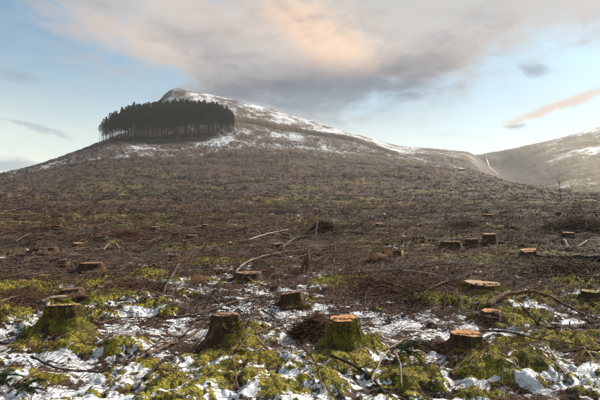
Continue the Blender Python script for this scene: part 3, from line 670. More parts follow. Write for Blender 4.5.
# ------------------------------------------------------------------ branches and logs
def smooth_path(P, n):
    P = [Vector(p) for p in P]; out_ = []
    for i in range(len(P)-1):
        p0, p1, p2, p3 = P[max(i-1, 0)], P[i], P[i+1], P[min(i+2, len(P)-1)]
        for j in range(n):
            t = j/n
            out_.append(0.5*((2*p1)+(p2-p0)*t+(2*p0-5*p1+4*p2-p3)*t*t+(3*p1-p0-3*p2+p3)*t**3))
    out_.append(P[-1]); return out_
def branch(name, pix, w0, w1, mat, label, lift=0.03, twigs=4, cat='branch', rough=0.15, nseg=6, group=None, twl=0.35, flat=0.0):
    """pix: (u, v) places where it touches ground, or (u, v, height above ground in px) for raised ends"""
    pts = []
    for p in pix:
        x, y, d = place(p[0], p[1]); up = p[2]*S(d) if len(p) > 2 else 0
        if flat:
            if not pts: dfirst = d
            d = dfirst + (d-dfirst)*(1-flat); a = math.atan((p[0]-W_/2)/FPX); x, y = d*math.sin(a), d*math.cos(a)
            pts.append(Vector((x, y, max(gz(x, y)+lift, z_of(p[0], p[1], d)+lift)))); continue
        pts.append(Vector((x, y, gz(x, y)+lift+up)))
    d0 = pts[0].length
    path = smooth_path(pts, nseg); n = len(path)
    r0, r1 = w0*S(pts[0].length)/2, w1*S(pts[-1].length)/2
    L = sum((path[i+1]-path[i]).length for i in range(n-1))
    jit = 0.012*L
    for i in range(1, n-1):
        path[i] += Vector((random.uniform(-1, 1), random.uniform(-1, 1), random.uniform(-0.4, 0.8)))*jit*0.5
        if len(pix[0]) < 3:
            g = gz(path[i].x, path[i].y)
            if path[i].z < g: path[i].z = g
    rad = [max(0.0025, (r0+(r1-r0)*(i/(n-1)))*(1+0.18*math.sin(i*1.7))) for i in range(n)]
    mb = MB(); mb.tube([p-path[0] for p in path], rad, 8, jit=rough)
    o = mb.build(name, mat); o.location = path[0]
    for t in range(twigs):
        i = random.randint(1, max(1, n-2)); p = path[i]-path[0]; dirn = (path[min(i+1, n-1)]-path[i-1]).normalized()
        side = Vector((random.uniform(-1, 1), random.uniform(-1, 1), random.uniform(-0.1, 0.9))); side = (side - dirn*side.dot(dirn)).normalized()
        ll = L*twl*random.uniform(0.4, 1); q_ = [p + (dirn*0.6*s + side*0.7*s + Vector((0, 0, -0.15*s*s)))*ll for s in (0, 0.35, 0.7, 1.0)]
        q_ = [q_[0]]+[a+Vector((random.uniform(-1, 1), random.uniform(-1, 1), random.uniform(-1, 1)))*ll*0.06 for a in q_[1:]]
        m2 = MB(); r = rad[i]*0.55; m2.tube(q_, [r, r*0.75, r*0.5, r*0.25], 5); m2.build('side_twig', mat, o)
    return tag(o, label, cat)
B = branch
B('fallen_branch', [(228,248),(248,241),(268,235),(288,231)], 2.2, 1.0, 'pale_wood', 'long pale bare branch lying across dark brash, highest of the three above the centre stump', 0.05, 5, flat=0.5)
B('fallen_branch', [(236,276),(245,266),(262,259),(284,254),(293,253)], 2.2, 1.2, 'pale_wood', 'thick pale crooked branch resting behind the dark wide centre stump', 0.06, 5, rough=0.2, flat=0.6)
B('fallen_branch', [(282,250),(291,242),(300,239),(313,238)], 2.8, 1.6, 'branch_bark', 'grey-brown hooked branch right of the pale bare branch', 0.05, 4, flat=0.7)
B('fallen_branch', [(282,251),(290,256),(296,258)], 2.4, 1.6, 'pale_wood', 'short pale bent branch piece below the hooked branch', 0.05, 1, flat=0.6)
x, y, d = place(315, 243)
mb = MB(); L = 20*S(d); mb.tube([(0, 0, -0.1), (0.01*L, 0, 0.25*L), (0.06*L, 0, 0.6*L), (0.13*L, 0.03, L)], [0.028, 0.026, 0.022, 0.014], 8, jit=0.1); o = mb.build('dead_sapling', 'pale_wood'); o.location = (x, y, gz(x, y))
mb = MB(); mb.tube([(0.05*L, 0, 0.55*L), (0.12*L, 0, 0.62*L), (0.2*L, 0.05, 0.66*L)], [0.012, 0.009, 0.005], 6); mb.build('side_twig', 'pale_wood', o)
tag(o, 'pale dead stem standing upright among the brash above the centre', 'sapling')
x, y, d = place(300, 275)
mb = MB(); k0 = S(d); mb.tube([(0, 0, -0.05), (3*k0, 0, 7*k0), (6*k0, 0.02, 15*k0), (9.5*k0, 0.05, 25*k0)], [0.04, 0.05, 0.035, 0.012], 9, jit=0.2); o = mb.build('broken_stem', 'red_wood'); o.location = (x, y, gz(x, y))
mb = MB(); mb.tube([(6*k0, 0, 2*k0), (8*k0, 0, 12*k0), (8.5*k0, 0, 19*k0)], [0.03, 0.045, 0.02], 7, jit=0.2); mb.build('splinter', 'red_wood', o)
tag(o, 'splintered red-brown stem leaning up to the right at the picture centre', 'broken stem')
B('fallen_log', [(486,314),(500,308,2),(517,304,2),(536,303,2),(556,308,2),(575,316,1),(592,325)], 5.2, 1.6, 'log_bark', 'thick curved reddish-brown log arching over moss and snow at right', 0.05, 3, 'log', 0.12, twl=0.18)
B('fallen_log', [(534,259),(555,260),(578,260),(606,261)], 6.5, 6.0, 'dark_wood', 'long dark fallen log with snow along its lower side, right middle slope', 0.08, 0, 'log', 0.2)
B('fallen_branch', [(150,368),(172,349),(190,336),(211,324)], 3.2, 2.6, 'branch_bark', 'dark brown branch running down left from the split stump', 0.05, 3)
B('fallen_branch', [(148,388),(166,372),(186,354),(206,346)], 3.2, 2.2, 'dark_wood', 'blackish branch in the snow below the one leaning on the split stump', 0.03, 3)
B('fallen_branch', [(176,324),(205,318),(232,309),(265,299)], 2.6, 1.6, 'branch_bark', 'straight brown branch passing just behind the split stump', 0.12, 3)
B('fallen_branch', [(237,364),(255,346),(277,334),(302,320)], 3.0, 1.8, 'branch_bark', 'grey-brown branch rising right from the split stump over snow', 0.06, 4)
B('fallen_branch', [(262,311),(275,320),(287,336)], 2.0, 1.2, 'dark_wood', 'short dark branch pointing down between the split stump and the flaring stump', 0.05, 2)
B('fallen_branch', [(370,397),(383,371),(399,352),(418,347),(437,342)], 2.2, 1.0, 'pale_wood', 'pale forked branch in the bottom foreground reaching over dark green spruce twigs', 0.14, 2)
B('fallen_branch', [(391,361),(397,378),(400,399)], 1.8, 1.2, 'pale_wood', 'pale side branch pointing at the viewer below the forked branch', 0.12, 1)
B('fallen_branch', [(36,361),(60,371),(85,373),(110,377),(138,373)], 2.0, 1.2, 'dark_wood', 'thin dark branch curving over snow at the lower left', 0.04, 2)
B('fallen_branch', [(478,335),(505,344),(535,353),(578,362)], 2.4, 1.0, 'branch_bark', 'long thin brown branch slanting down across snow and moss at right', 0.07, 3)
B('fallen_branch', [(0,322),(10,312),(24,303)], 2.2, 1.2, 'branch_bark', 'brown branch at the left edge beside the yellow moss', 0.08, 2)
B('fallen_branch', [(44,308),(58,306),(74,303)], 3.4, 2.4, 'pale_wood', 'smooth pale slab of wood between the two mossy stumps at left', 0.05, 0, rough=0.08)
B('fallen_branch', [(392,249),(408,249),(424,254)], 1.8, 1.2, 'pale_wood', 'pale straight stick right of the broken log ends', 0.07, 2)
B('fallen_branch', [(418,269),(434,267.5),(452,267)], 1.8, 1.2, 'branch_bark', 'grey stick lying level below the squat dark stump', 0.06, 2)
B('fallen_branch', [(402,275),(420,278),(443,286)], 1.8, 1.0, 'pale_wood', 'slender pale branch on the brown twig heap right of centre', 0.18, 3)
B('fallen_branch', [(409,281),(418,290),(425,300)], 1.8, 1.2, 'pale_wood', 'short pale stick pointing down off the twig heap right of centre', 0.12, 1)
B('fallen_branch', [(563,245),(570,248),(580,247),(586,244)], 1.8, 1.0, 'pale_wood', 'bleached twisted branch above the dark fallen log', 0.12, 4)
B('fallen_branch', [(445,252),(462,256),(478,263)], 1.4, 0.9, 'pale_wood', 'thin grey branch slanting right below the squat dark stump', 0.06, 2)
B('fallen_branch', [(50,239),(66,238),(84,238)], 1.5, 0.9, 'red_wood', 'thin reddish branch lying level at the left of the middle slope', 0.08, 2)
B('fallen_branch', [(130,379),(144,360),(160,350)], 2.0, 1.0, 'dark_wood', 'dark forked twig branch in the snow left of the blackish branch', 0.05, 2)
B('fallen_branch', [(303,365),(315,378),(322,398)], 3.0, 1.6, 'branch_bark', 'brown branch at the bottom centre left of the flaring stump', 0.06, 3)
B('fallen_branch', [(330,372),(350,376),(372,385),(384,398)], 3.2, 2.0, 'dark_wood', 'dark branch lying below the flaring stump in the snow', 0.04, 2)
B('fallen_branch', [(476,340),(490,358),(500,372),(520,385)], 3.0, 1.6, 'red_wood', 'reddish root-like branch running down over the big green moss mound', 0.03, 2)
B('fallen_branch', [(452,372),(459,358),(470,350)], 2.6, 1.8, 'dark_wood', 'dark stick leaning against the straight-sided stump', 0.06, 2)
B('fallen_branch', [(520,318),(538,330),(556,345)], 2.4, 1.4, 'dark_wood', 'dark branch slanting down from under the arching log', 0.05, 2)
B('fallen_branch', [(180,268),(170,287),(163,300)], 1.6, 0.9, 'branch_bark', 'thin upright twig branch left of the orange log end', 0.08, 2)
B('fallen_branch', [(104,252),(110,245,2),(116,245,2),(120,250)], 1.8, 1.2, 'pale_wood', 'pale arched root standing out of the ground at left', 0.05, 0, flat=0.92)
B('fallen_branch', [(560,392),(545,372),(537,355)], 1.8, 0.9, 'pale_wood', 'thin pale dry twig over moss at the lower right', 0.08, 3)
B('fallen_branch', [(240,398),(236,380),(233,362),(231,346,3)], 1.8, 1.0, 'branch_bark', 'thin brown stick standing before the split stump', 0.05, 2)
B('fallen_branch', [(558,357),(580,357),(604,355)], 2.0, 1.4, 'dark_wood', 'dark stick lying level at the right edge below the snow', 0.04, 2)
B('fallen_branch', [(415,306),(432,298),(452,288),(470,282)], 2.2, 1.0, 'branch_bark', 'brown branch rising to the wide low stump', 0.08, 4)
B('fallen_branch', [(100,330),(122,322),(148,319)], 2.0, 1.0, 'branch_bark', 'brown branch lying level right of the broad mossy stump', 0.06, 4)
B('fallen_branch', [(20,398),(44,386),(70,381)], 2.0, 1.2, 'branch_bark', 'brown branch in the lower left corner', 0.05, 3)
# log ends: short logs seen nearly end on
def log_end(u, v, w, L, aim, cut, label):
    x, y, d = place(u, v); r = w*S(d)/2; A = Vector(aim).normalized()
    e = bpy.data.objects.new('cut_log', None); COL.objects.link(e); e.location = (x, y, gz(x, y)+r*0.75)
    e.rotation_mode = 'QUATERNION'; e.rotation_quaternion = A.to_track_quat('Z', 'Y')
    n = 22; mb = MB(); mb.tube([(0, 0, -L), (0.01, 0, -L*0.6), (0, 0.01, -L*0.3), (0, 0, 0)], [r*0.9, r*0.95, r*0.98, r], n, False, jit=0.03); mb.build('log', 'bark', e)
    mb = MB()
    mb.tube([(0, 0, -0.02), (0, 0, 0.006)], [r*0.975, r*0.965], n, True); mb.build('cut_face', cut, e, False)
    return tag(e, label, 'log')
log_end(196.5, 286, 11, 0.7, (-0.15, -1, 0.25), 'cut_orange', 'short log showing a round orange sawn end, left of the centre stump')
log_end(388, 260, 9, 0.8, (0.1, -1, 0.25), 'cut_orange', 'log with a pale pointed sawn end right of the picture centre')
log_end(402, 259, 7, 0.6, (0.8, -0.6, 0.1), 'cut_yellow', 'pale log end lying right of the pointed log')
log_end(374, 263, 9, 0.7, (-0.7, -0.8, 0.1), 'cut_orange', 'reddish log end lying left of the pointed log')
log_end(223, 262, 3.5, 0.25, (0.05, -0.25, 1), 'cut_yellow', 'small pale snag standing in moss above the centre stump')

# ------------------------------------------------------------------ twig heaps
def heap(u, v, wu, hpx, n, label, mat='red_twig', rl=(0.10, 0.4), rr=(0.0015, 0.005)):
    x, y, d = place(u, v); rx = wu*S(d)/2; hz = hpx*S(d); ry = rx*0.8
    g = RNG.normal(0, 0.5, (n, 2)); g = g[np.hypot(g[:, 0], g[:, 1]) < 1.1]; n = len(g)
    px, py = x+g[:, 0]*rx, y+g[:, 1]*ry
    prof = np.exp(-2.2*(g**2).sum(1)); z0 = ground(px, py)[0]
    C = np.stack([px, py, z0 + hz*prof*RNG.uniform(0.05, 1, n)], 1)
    th = RNG.normal(0.3, 0.9, n); L = RNG.uniform(*rl, n); D = np.stack([np.cos(th), np.sin(th), RNG.normal(0, 0.28, n)-0.3*g[:, 0]*np.cos(th)], 1)
    vv, ff, tt = sticks(C-D*L[:, None]/2, C+D*L[:, None]/2, RNG.uniform(*rr, n), RNG.uniform(0, 1, n)**1.4, 0.06)
    o = link('twig_heap', np_mesh('twig_heap', vv-np.array([x, y, 0]), ff, True, tt), mat); o.location = (x, y, 0)
    return tag(o, label, 'twig heap')
heap(314, 338, 50, 17, 2600, 'rounded heap of fine brown twigs left of the flaring stump')
heap(432, 352, 30, 6, 700, 'brown twig heap left of the straight-sided stump')
heap(405, 290, 110, 8, 3200, 'wide brown twig heap right of centre carrying pale sticks', 'red_twig', (0.15, 0.7), (0.002, 0.007))
heap(25, 304, 70, 6, 1300, 'low brown twig heap behind the broad mossy stump at left', 'red_twig', (0.1, 0.5))
heap(140, 290, 60, 5, 1200, 'reddish-brown twig heap left of the orange log end', 'red_twig', (0.12, 0.6), (0.002, 0.006))
heap(325, 236, 26, 11, 1500, 'dark tangled brash heap beside the upright dead stem', 'twig', (0.3, 1.2), (0.004, 0.014))
heap(555, 272, 80, 10, 2600, 'dark brash heap below the long dark fallen log', 'twig', (0.2, 0.9), (0.003, 0.009))
heap(125, 240, 40, 8, 1800, 'purple-brown brash hummock up the left slope', 'red_twig', (0.3, 1.2), (0.004, 0.012))
heap(465, 231, 46, 9, 1800, 'dark brash heap above the squat dark stump', 'twig', (0.3, 1.3), (0.004, 0.014))
heap(575, 232, 60, 10, 2000, 'dark brash bank at the right edge of the middle slope', 'twig', (0.3, 1.4), (0.004, 0.014))

# ------------------------------------------------------------------ brash, moss, grass (stuff)
def log_points(n, d0, d1, spread=0.68, p=1.0):
    d = np.exp(math.log(d0) + (math.log(d1)-math.log(d0))*RNG.uniform(0, 1, n)**p); a = RNG.uniform(-spread, spread, n)
    return d*np.sin(a), d*np.cos(a), d
# single twigs
n = 26000; x, y, d = log_points(n, 3.4, 70, p=0.9); z, m = ground(x, y)
keep = RNG.uniform(0, 1, n) < np.where(d < 9, 0.34, np.where(d < 14, 0.6, 0.30))*(1-0.45*m['moss']); x, y, d, z = x[keep], y[keep], d[keep], z[keep]; n = len(x)
clump = fbm(x*0.6, y*0.8, 2, 50); keep = RNG.uniform(-0.8, 0.8, n) < clump+0.25; x, y, d, z = x[keep], y[keep], d[keep], z[keep]; n = len(x)
L = RNG.uniform(0.10, 0.50, n)*np.clip(d/8, 0.8, 2.2); th = RNG.uniform(-1.57, 1.57, n)
D = np.stack([np.cos(th), np.sin(th), np.zeros(n)], 1)
def drape(x, y, z, D, L, lift):
    xa, ya, xb, yb = x-D[:, 0]*L/2, y-D[:, 1]*L/2, x+D[:, 0]*L/2, y+D[:, 1]*L/2
    za, zb = ground(xa, ya)[0], ground(xb, yb)[0]
    k_ = np.maximum(za, z - 0.05)+lift*RNG.uniform(0, 1, len(x)); l_ = np.maximum(zb, z - 0.05)+lift*RNG.uniform(0, 1.6, len(x))
    return np.stack([xa, ya, k_], 1), np.stack([xb, yb, l_], 1)
P0, P1 = drape(x, y, z, D, L, 0.03+0.006*d)
R = RNG.uniform(0.0018, 0.0055, n)*np.clip(d/7, 0.9, 3.0)
tone = RNG.uniform(0, 1, n)**2.0
v1, f1, t1 = sticks(P0, P1, R, tone, 0.05)
# brash fans: lopped tops with side twigs
nc = 900; x, y, d = log_points(nc, 6.5, 130, p=0.85); z = ground(x, y)[0]; th = np.where(RNG.uniform(0, 1, nc) < 0.5, 0, math.pi)+RNG.normal(0.1, 1.1, nc)
K = 13; Lm = RNG.uniform(0.7, 1.9, nc)*np.clip(d/14, 0.7, 2.2)
tt_ = np.tile(np.linspace(0.0, 0.95, K), (nc, 1)); sgn = np.where(np.arange(K) % 2, 1, -1)[None]
ang = th[:, None] + sgn*RNG.uniform(0.5, 1.1, (nc, K)); ll = Lm[:, None]*(0.45*(1-0.7*tt_))*RNG.uniform(0.6, 1.2, (nc, K)); ang[:, 0] = th; ll[:, 0] = Lm
bx, by = x[:, None]+np.cos(th)[:, None]*Lm[:, None]*tt_, y[:, None]+np.sin(th)[:, None]*Lm[:, None]*tt_
bx, by = bx.ravel(), by.ravel(); ex, ey = bx+(np.cos(ang)*ll).ravel(), by+(np.sin(ang)*ll).ravel()
dr = np.repeat(d, K); lift = np.repeat(RNG.uniform(0.02, 0.14, nc), K)*np.clip(dr/16, 0.6, 1.8)
P0 = np.stack([bx, by, ground(bx, by)[0]+lift], 1); P1 = np.stack([ex, ey, ground(ex, ey)[0]+lift*RNG.uniform(0.2, 2.2, nc*K)], 1)
R = RNG.uniform(0.0016, 0.004, nc*K)*np.clip(dr/8, 0.9, 3.5); R[::K] *= 2.0
v2, f2, t2 = sticks(P0, P1, R, np.repeat(RNG.uniform(0, 1, nc)**1.5, K)*0.75+RNG.uniform(0, 0.25, nc*K), 0.04)
o = link('brash', np_mesh('brash', np.concatenate([v1, v2]), np.concatenate([f1, f2+len(v1)]), True, np.concatenate([t1, t2])), 'twig')
tag(o, 'litter of loose twigs and lopped branches strewn over the slope', 'brash', kind='stuff')
# heather, bilberry and rotting slash: low bushy tufts that roughen the slope
nt_ = 40000; tx, ty, td = log_points(nt_, 7.5, 330, 0.66, 0.85); K = 14
dens = fbm(tx*0.25, ty*0.5, 3, 81) + 0.5*fbm(tx*0.04, ty*0.08, 2, 82); keep = dens > RNG.uniform(-0.75, 0.35, nt_); tx, ty, td, dens = tx[keep], ty[keep], td[keep], dens[keep]; nt_ = len(tx)
tz, tm_ = ground(tx, ty); size = np.clip(0.06+0.0034*td, 0.08, 0.60)*RNG.uniform(0.5, 1.4, nt_)
keep = (tm_['snow'] < 0.15) | (RNG.uniform(0, 1, nt_) < 0.25); tx, ty, td, tz, size = tx[keep], ty[keep], td[keep], tz[keep], size[keep]; nt_ = len(tx)
off = RNG.normal(0, 1, (nt_, K, 2))*size[:, None, None]*np.array([1.1, 0.6])
P = np.stack([tx[:, None]+off[..., 0], ty[:, None]+off[..., 1], np.zeros((nt_, K))], -1).reshape(-1, 3); P[:, 2] = ground(P[:, 0], P[:, 1])[0]-0.02
D = RNG.normal(0, 0.75, (nt_*K, 3)); D[:, 2] = RNG.uniform(0.25, 1.0, nt_*K); D /= np.linalg.norm(D, axis=1, keepdims=True)
sr = np.repeat(size, K); tn = np.clip(np.repeat(np.clip(0.5+0.7*fbm(tx*0.12, ty*0.3, 3, 83)+RNG.normal(0, 0.2, nt_), 0, 1), K)+RNG.normal(0, 0.12, nt_*K), 0, 1)
v, f, t = blades(P, D, sr*RNG.uniform(0.05, 0.16, nt_*K), sr*RNG.uniform(0.5, 1.2, nt_*K), tn)
o = link('heather', np_mesh('heather', v, f, True, t), 'heath'); print('heath', nt_*K)
tag(o, 'low brown heather and rotting slash tufts covering the upper slope', 'heather', kind='stuff')
n = 5200; x, y, d = log_points(n, 45, 240, 0.62, 0.9); z = ground(x, y)[0]; keep = fbm(x*0.05, y*0.12, 3, 95) > -0.1; x, y, d, z = x[keep], y[keep], d[keep], z[keep]; n = len(x)
th = RNG.normal(0.1, 0.8, n); L = RNG.uniform(0.7, 3.0, n); D = np.stack([np.cos(th), np.sin(th), np.zeros(n)], 1); P0, P1 = drape(x, y, z, D, L, 0.35)
v, f, t = sticks(P0, P1, RNG.uniform(0.02, 0.05, n)*np.clip(d/110, 0.7, 1.5), RNG.uniform(0, 1, n)**1.6, 0.04)
o = link('slash', np_mesh('slash', v, f, True, t), 'twig'); tag(o, 'lopped tops and poles scattered thinly far up the slope', 'slash', kind='stuff')
# reddish dry needle twigs
n = 44000; x, y, d = log_points(n, 3.6, 60, p=1.25); z, m = ground(x, y); keep = (fbm(x*0.3, y*0.6, 3, 60) > np.where(d < 12, -0.25, 0.08)) & ((m['snow'] < 0.2) | (RNG.uniform(0, 1, n) < 0.22)) & (RNG.uniform(0, 1, n) > 0.75*m['moss']); x, y, d, z = x[keep], y[keep], d[keep], z[keep]; n = len(x)
th = RNG.uniform(-1.57, 1.57, n); L = RNG.uniform(0.08, 0.32, n)*np.clip(d/8, 0.8, 2.0); D = np.stack([np.cos(th), np.sin(th), np.zeros(n)], 1)
P0, P1 = drape(x, y, z, D, L, 0.04+0.006*d)
v, f, t = sticks(P0, P1, RNG.uniform(0.0015, 0.004, n)*np.clip(d/7, 0.9, 4.5), RNG.uniform(0, 1, n)**1.3, 0.08)
o = link('needle_litter', np_mesh('needle_litter', v, f, True, t), 'red_twig')
tag(o, 'reddish-brown dry twig litter in drifts between the stumps', 'litter', kind='stuff')
# moss fronds
n = 300000; x, y, d = log_points(n, 3.3, 17, 0.66, 1.15); z, m = ground(x, y)
keep = (m['moss'] > RNG.uniform(0.25, 0.8, n)) & (m['snow'] < 0.15+RNG.uniform(0, 0.4, n)); x, y, d, z = x[keep], y[keep], d[keep], z[keep]; n = len(x)
D = RNG.normal(0, 0.55, (n, 3)); D[:, 2] = RNG.uniform(0.35, 1.0, n); D /= np.linalg.norm(D, axis=1, keepdims=True)
sc = np.clip(d/6, 0.8, 1.8)
v, f, t = blades(np.stack([x, y, z-0.004], 1), D, RNG.uniform(0.003, 0.007, n)*sc, RNG.uniform(0.008, 0.022, n)*sc, RNG.uniform(0, 1, n))
o = link('moss', np_mesh('moss', v, f, True, t), 'moss'); print('moss blades', n)
tag(o, 'yellow-green moss carpet in cushions between snow patches', 'moss', kind='stuff')
# dead grass
n = 46000; x, y, d = log_points(n, 3.3, 40, 0.66, 1.1); z, m = ground(x, y)
keep = (fbm(x*0.7, y*0.9, 3, 70) > 0.0) & ((m['snow'] < 0.4) | (RNG.uniform(0, 1, n) < 0.5)); x, y, d, z = x[keep], y[keep], d[keep], z[keep]; n = len(x)
D = RNG.normal(0, 0.8, (n, 3)); D[:, 2] = RNG.uniform(0.3, 1.0, n); D /= np.linalg.norm(D, axis=1, keepdims=True); sc = np.clip(d/7, 0.8, 3)
v, f, t = blades(np.stack([x, y, z-0.004], 1), D, RNG.uniform(0.002, 0.004, n)*sc, RNG.uniform(0.03, 0.10, n)*np.sqrt(sc), RNG.uniform(0, 1, n))
o = link('dead_grass', np_mesh('dead_grass', v, f, True, t), 'dead_grass')
tag(o, 'straw-coloured dead grass scattered through moss and brash', 'grass', kind='stuff')

# ------------------------------------------------------------------ spruce seedlings / fern tufts
def seedling(u, v, wpx, label, name='spruce_seedling', cat='seedling', nb=9):
    x, y, d = place(u, v); L = wpx*S(d)/2
    e = bpy.data.objects.new(name, None); COL.objects.link(e); e.location = (x, y, gz(x, y))
    mb = MB(); mb.tube([(0, 0, -0.02), (0, 0, L*0.35), (0.02, 0, L*0.7)], [0.008, 0.006, 0.003], 6); mb.build('stem', 'branch_bark', e)
    for i in range(nb):
        a = 6.28*i/nb+random.uniform(-.3, .3); h0 = L*random.uniform(0.1, 0.55); ln = L*random.uniform(0.7, 1.1)
        s = np.linspace(0, 1, 70); px = np.cos(a)*ln*s; py = np.sin(a)*ln*s; pz = h0 + ln*(0.35*s-0.45*s*s)
        P = np.stack([px, py, pz], 1); P = np.repeat(P, 4, 0); n = len(P)
        dv = np.array([np.cos(a), np.sin(a), -0.1]); D = dv*0.55 + RNG.normal(0, 0.6, (n, 3)); D /= np.linalg.norm(D, axis=1, keepdims=True)
        vv, ff, tt = blades(P, D, np.full(n, 0.0028), RNG.uniform(0.02, 0.045, n)*(1.15-np.repeat(s, 4)*0.6), RNG.uniform(0, 1, n))
        link('needle_spray', np_mesh('needle_spray', vv, ff, True, tt), 'needle', e)
    return tag(e, label, cat)
seedling(406, 366, 48, 'dark green spruce seedling beside the pale forked branch')
seedling(412, 352, 30, 'smaller dark green spruce sprig just behind the seedling by the forked branch')
seedling(10, 392, 34, 'dark green spruce sprig in the lower left corner', nb=8)
seedling(34, 398, 34, 'green spruce sprig at the bottom edge, lower left', nb=8)

# ------------------------------------------------------------------ conifer plantation
def conifer_mesh(seed, H, crown_from=0.42, dens=1.0):
    rg = np.random.default_rng(seed); mb = MB(); r0 = 0.17+0.02*rg.random()
    lean = rg.normal(0, 0.12, 2)
    pts = [(lean[0]*t*t, lean[1]*t*t, -1.2+(H+1.0)*t) for t in np.linspace(0, 1, 8)]
    mb.tube(pts, [r0*(1-0.9*t)+0.012 for t in np.linspace(0, 1, 8)], 7, jit=0.05)
    for i in range(16):   # dead lower limbs
        z = H*rg.uniform(0.12, crown_from+0.1); a = rg.uniform(0, 6.28); L = rg.uniform(0.4, 1.3)
        mb.tube([(0, 0, z), (math.cos(a)*L*0.6, math.sin(a)*L*0.6, z-0.05*L), (math.cos(a)*L, math.sin(a)*L, z-0.25*L)], [0.03, 0.02, 0.01], 3, False)
    P, D, Wd, L = [], [], [], []
    nb = int(70*dens)
    for i in range(nb):
        t = i/nb; z = H*(crown_from + (1-crown_from)*t**0.9); a = i*2.4+rg.uniform(-.4, .4)
        R = (2.0*(1-t)**0.62+0.10)*rg.uniform(0.65, 1.15)*(0.6 if t < 0.12 else 1)
        for s in np.linspace(0.12, 1, 8):
            for rep in range(2):
                p = np.array([math.cos(a)*R*s, math.sin(a)*R*s, z-0.22*R*s*s+rg.normal(0, 0.06)]); P.append(p)
                dv = np.array([math.cos(a), math.sin(a), -0.15])+rg.normal(0, 0.55, 3); D.append(dv/np.linalg.norm(dv)); Wd.append(rg.uniform(0.10, 0.20)); L.append(rg.uniform(0.3, 0.65))
    for i in range(14):
        P.append(np.array([0, 0, H-0.05*i])); dv = rg.normal(0, 0.4, 3)+np.array([0, 0, 1.0]); D.append(dv/np.linalg.norm(dv)); Wd.append(0.06); L.append(0.5)
    vv, ff, tt = blades(np.array(P), np.array(D), np.array(Wd), np.array(L), rg.uniform(0, 1, len(P)))
    tm = bpy.data.meshes.new('trunk'); tm.from_pydata(mb.v, [], mb.f); tm.materials.append(MATS['trunk_bark'])
    for p in tm.polygons: p.use_smooth = True
    cm = np_mesh('crown', vv, ff, True, tt); cm.materials.append(MATS['crown'])
    return tm, cm
H0 = 19.0
TREES = [conifer_mesh(200+i, H0, [0.40, 0.30, 0.44, 0.34, 0.26, 0.38, 0.42, 0.32][i]) for i in range(8)]
THIN = [conifer_mesh(300+i, H0, 0.62, 0.6) for i in range(2)]
def conifer(x, y, H, label, group, thin=False, seed=0):
    e = bpy.data.objects.new('conifer_tree', None); COL.objects.link(e); e.location = (x, y, gz(x, y)-0.1)
    s = H/H0; w = s*random.uniform(0.85, 1.15) if s > 0.8 else s*1.15; e.scale = (w, w, s); e.rotation_euler = (random.gauss(0, 0.012), random.gauss(0, 0.012), random.uniform(0, 6.28))
    tm, cm = (THIN if thin else TREES)[(seed if thin else random.randrange(8)) % (2 if thin else 8)]
    for nm, me in (('trunk', tm), ('crown', cm)):
        o = bpy.data.objects.new(nm, me); COL.objects.link(o); o.parent = e
    return tag(e, label, 'tree', group)
TOPV = [(99, 124), (104, 117), (110, 112), (120, 108), (130, 104), (145, 101), (160, 99), (175, 99), (200, 101), (215, 102), (224, 106), (231, 112), (236, 119)]
nt = 0
for row in range(5):
    d0 = 287+row*3.6; uu = 101.5 + (row % 2)*0.9 + (0 if row < 2 else row*1.6); u_end = 234-row*0.8
    while uu < u_end:
        u = uu + random.gauss(0, 0.75); d = d0 + random.gauss(0, 0.9) - 1.5*math.sin((u-100)/135*math.pi)
        a = math.atan((u-300)/FPX); x, y = d*math.sin(a), d*math.cos(a)
        zb = gz(x, y); vt = np.interp(u, [p[0] for p in TOPV], [p[1] for p in TOPV]) + random.gauss(0, 1.0)
        Hw = z_of(u, vt, d)-zb
        Hw = min(max(Hw, 6), 21.5) * random.choice([random.uniform(0.92, 1.03)]*4+[random.uniform(0.78, 0.92)])
        third = 'left' if u < 146 else ('middle' if u < 190 else 'right')
        lab = ('tall conifer with bare trunk in the %s third of the plantation front row' % third if row == 0 else 'dark conifer inside the %s third of the plantation behind its front row' % third)
        conifer(x, y, Hw, lab, 'front row of the conifer plantation' if row == 0 else 'inner trees of the conifer plantation', seed=nt)
        nt += 1; uu += (2.2 if row < 3 else 3.0)*random.uniform(0.8, 1.2)
print('trees', nt)
for i, (u, vt, dd_, lab) in enumerate([(97.5, 124, 292, 'outermost spindly conifer standing alone at the left end of the plantation'), (99.3, 121, 296, 'spindly conifer second from the left end of the plantation'),
                           (101.2, 118, 290, 'thin conifer third from the left end of the plantation'), (103.4, 116, 300, 'thin sparse conifer fourth from the left end of the plantation')]):
    a = math.atan((u-300)/FPX); x, y = dd_*math.sin(a), dd_*math.cos(a)
    conifer(x, y, z_of(u, vt, dd_)-gz(x, y), lab, 'spindly trees at the plantation edge', True, i)
# pale dead tree in front of the plantation
a = math.atan((131.5-300)/FPX); x, y = 283*math.sin(a), 283*math.cos(a); mb = MB()
mb.tube([(0, 0, -1), (0.1, 0, 6), (0.05, 0, 11.5)], [0.16, 0.12, 0.05], 6); o = mb.build('dead_tree', 'pale_wood'); o.location = (x, y, gz(x, y))
for zz, L in ((8.4, 1.5), (9.3, 1.0), (6.5, 0.9)):
    mb = MB(); mb.tube([(-L, 0.1, zz+0.2), (0, 0, zz), (L, -0.1, zz+0.25)], [0.05, 0.09, 0.05], 5); mb.build('limb', 'pale_wood', o)
tag(o, 'bare whitish dead tree with cross limbs before the left half of the plantation', 'tree')
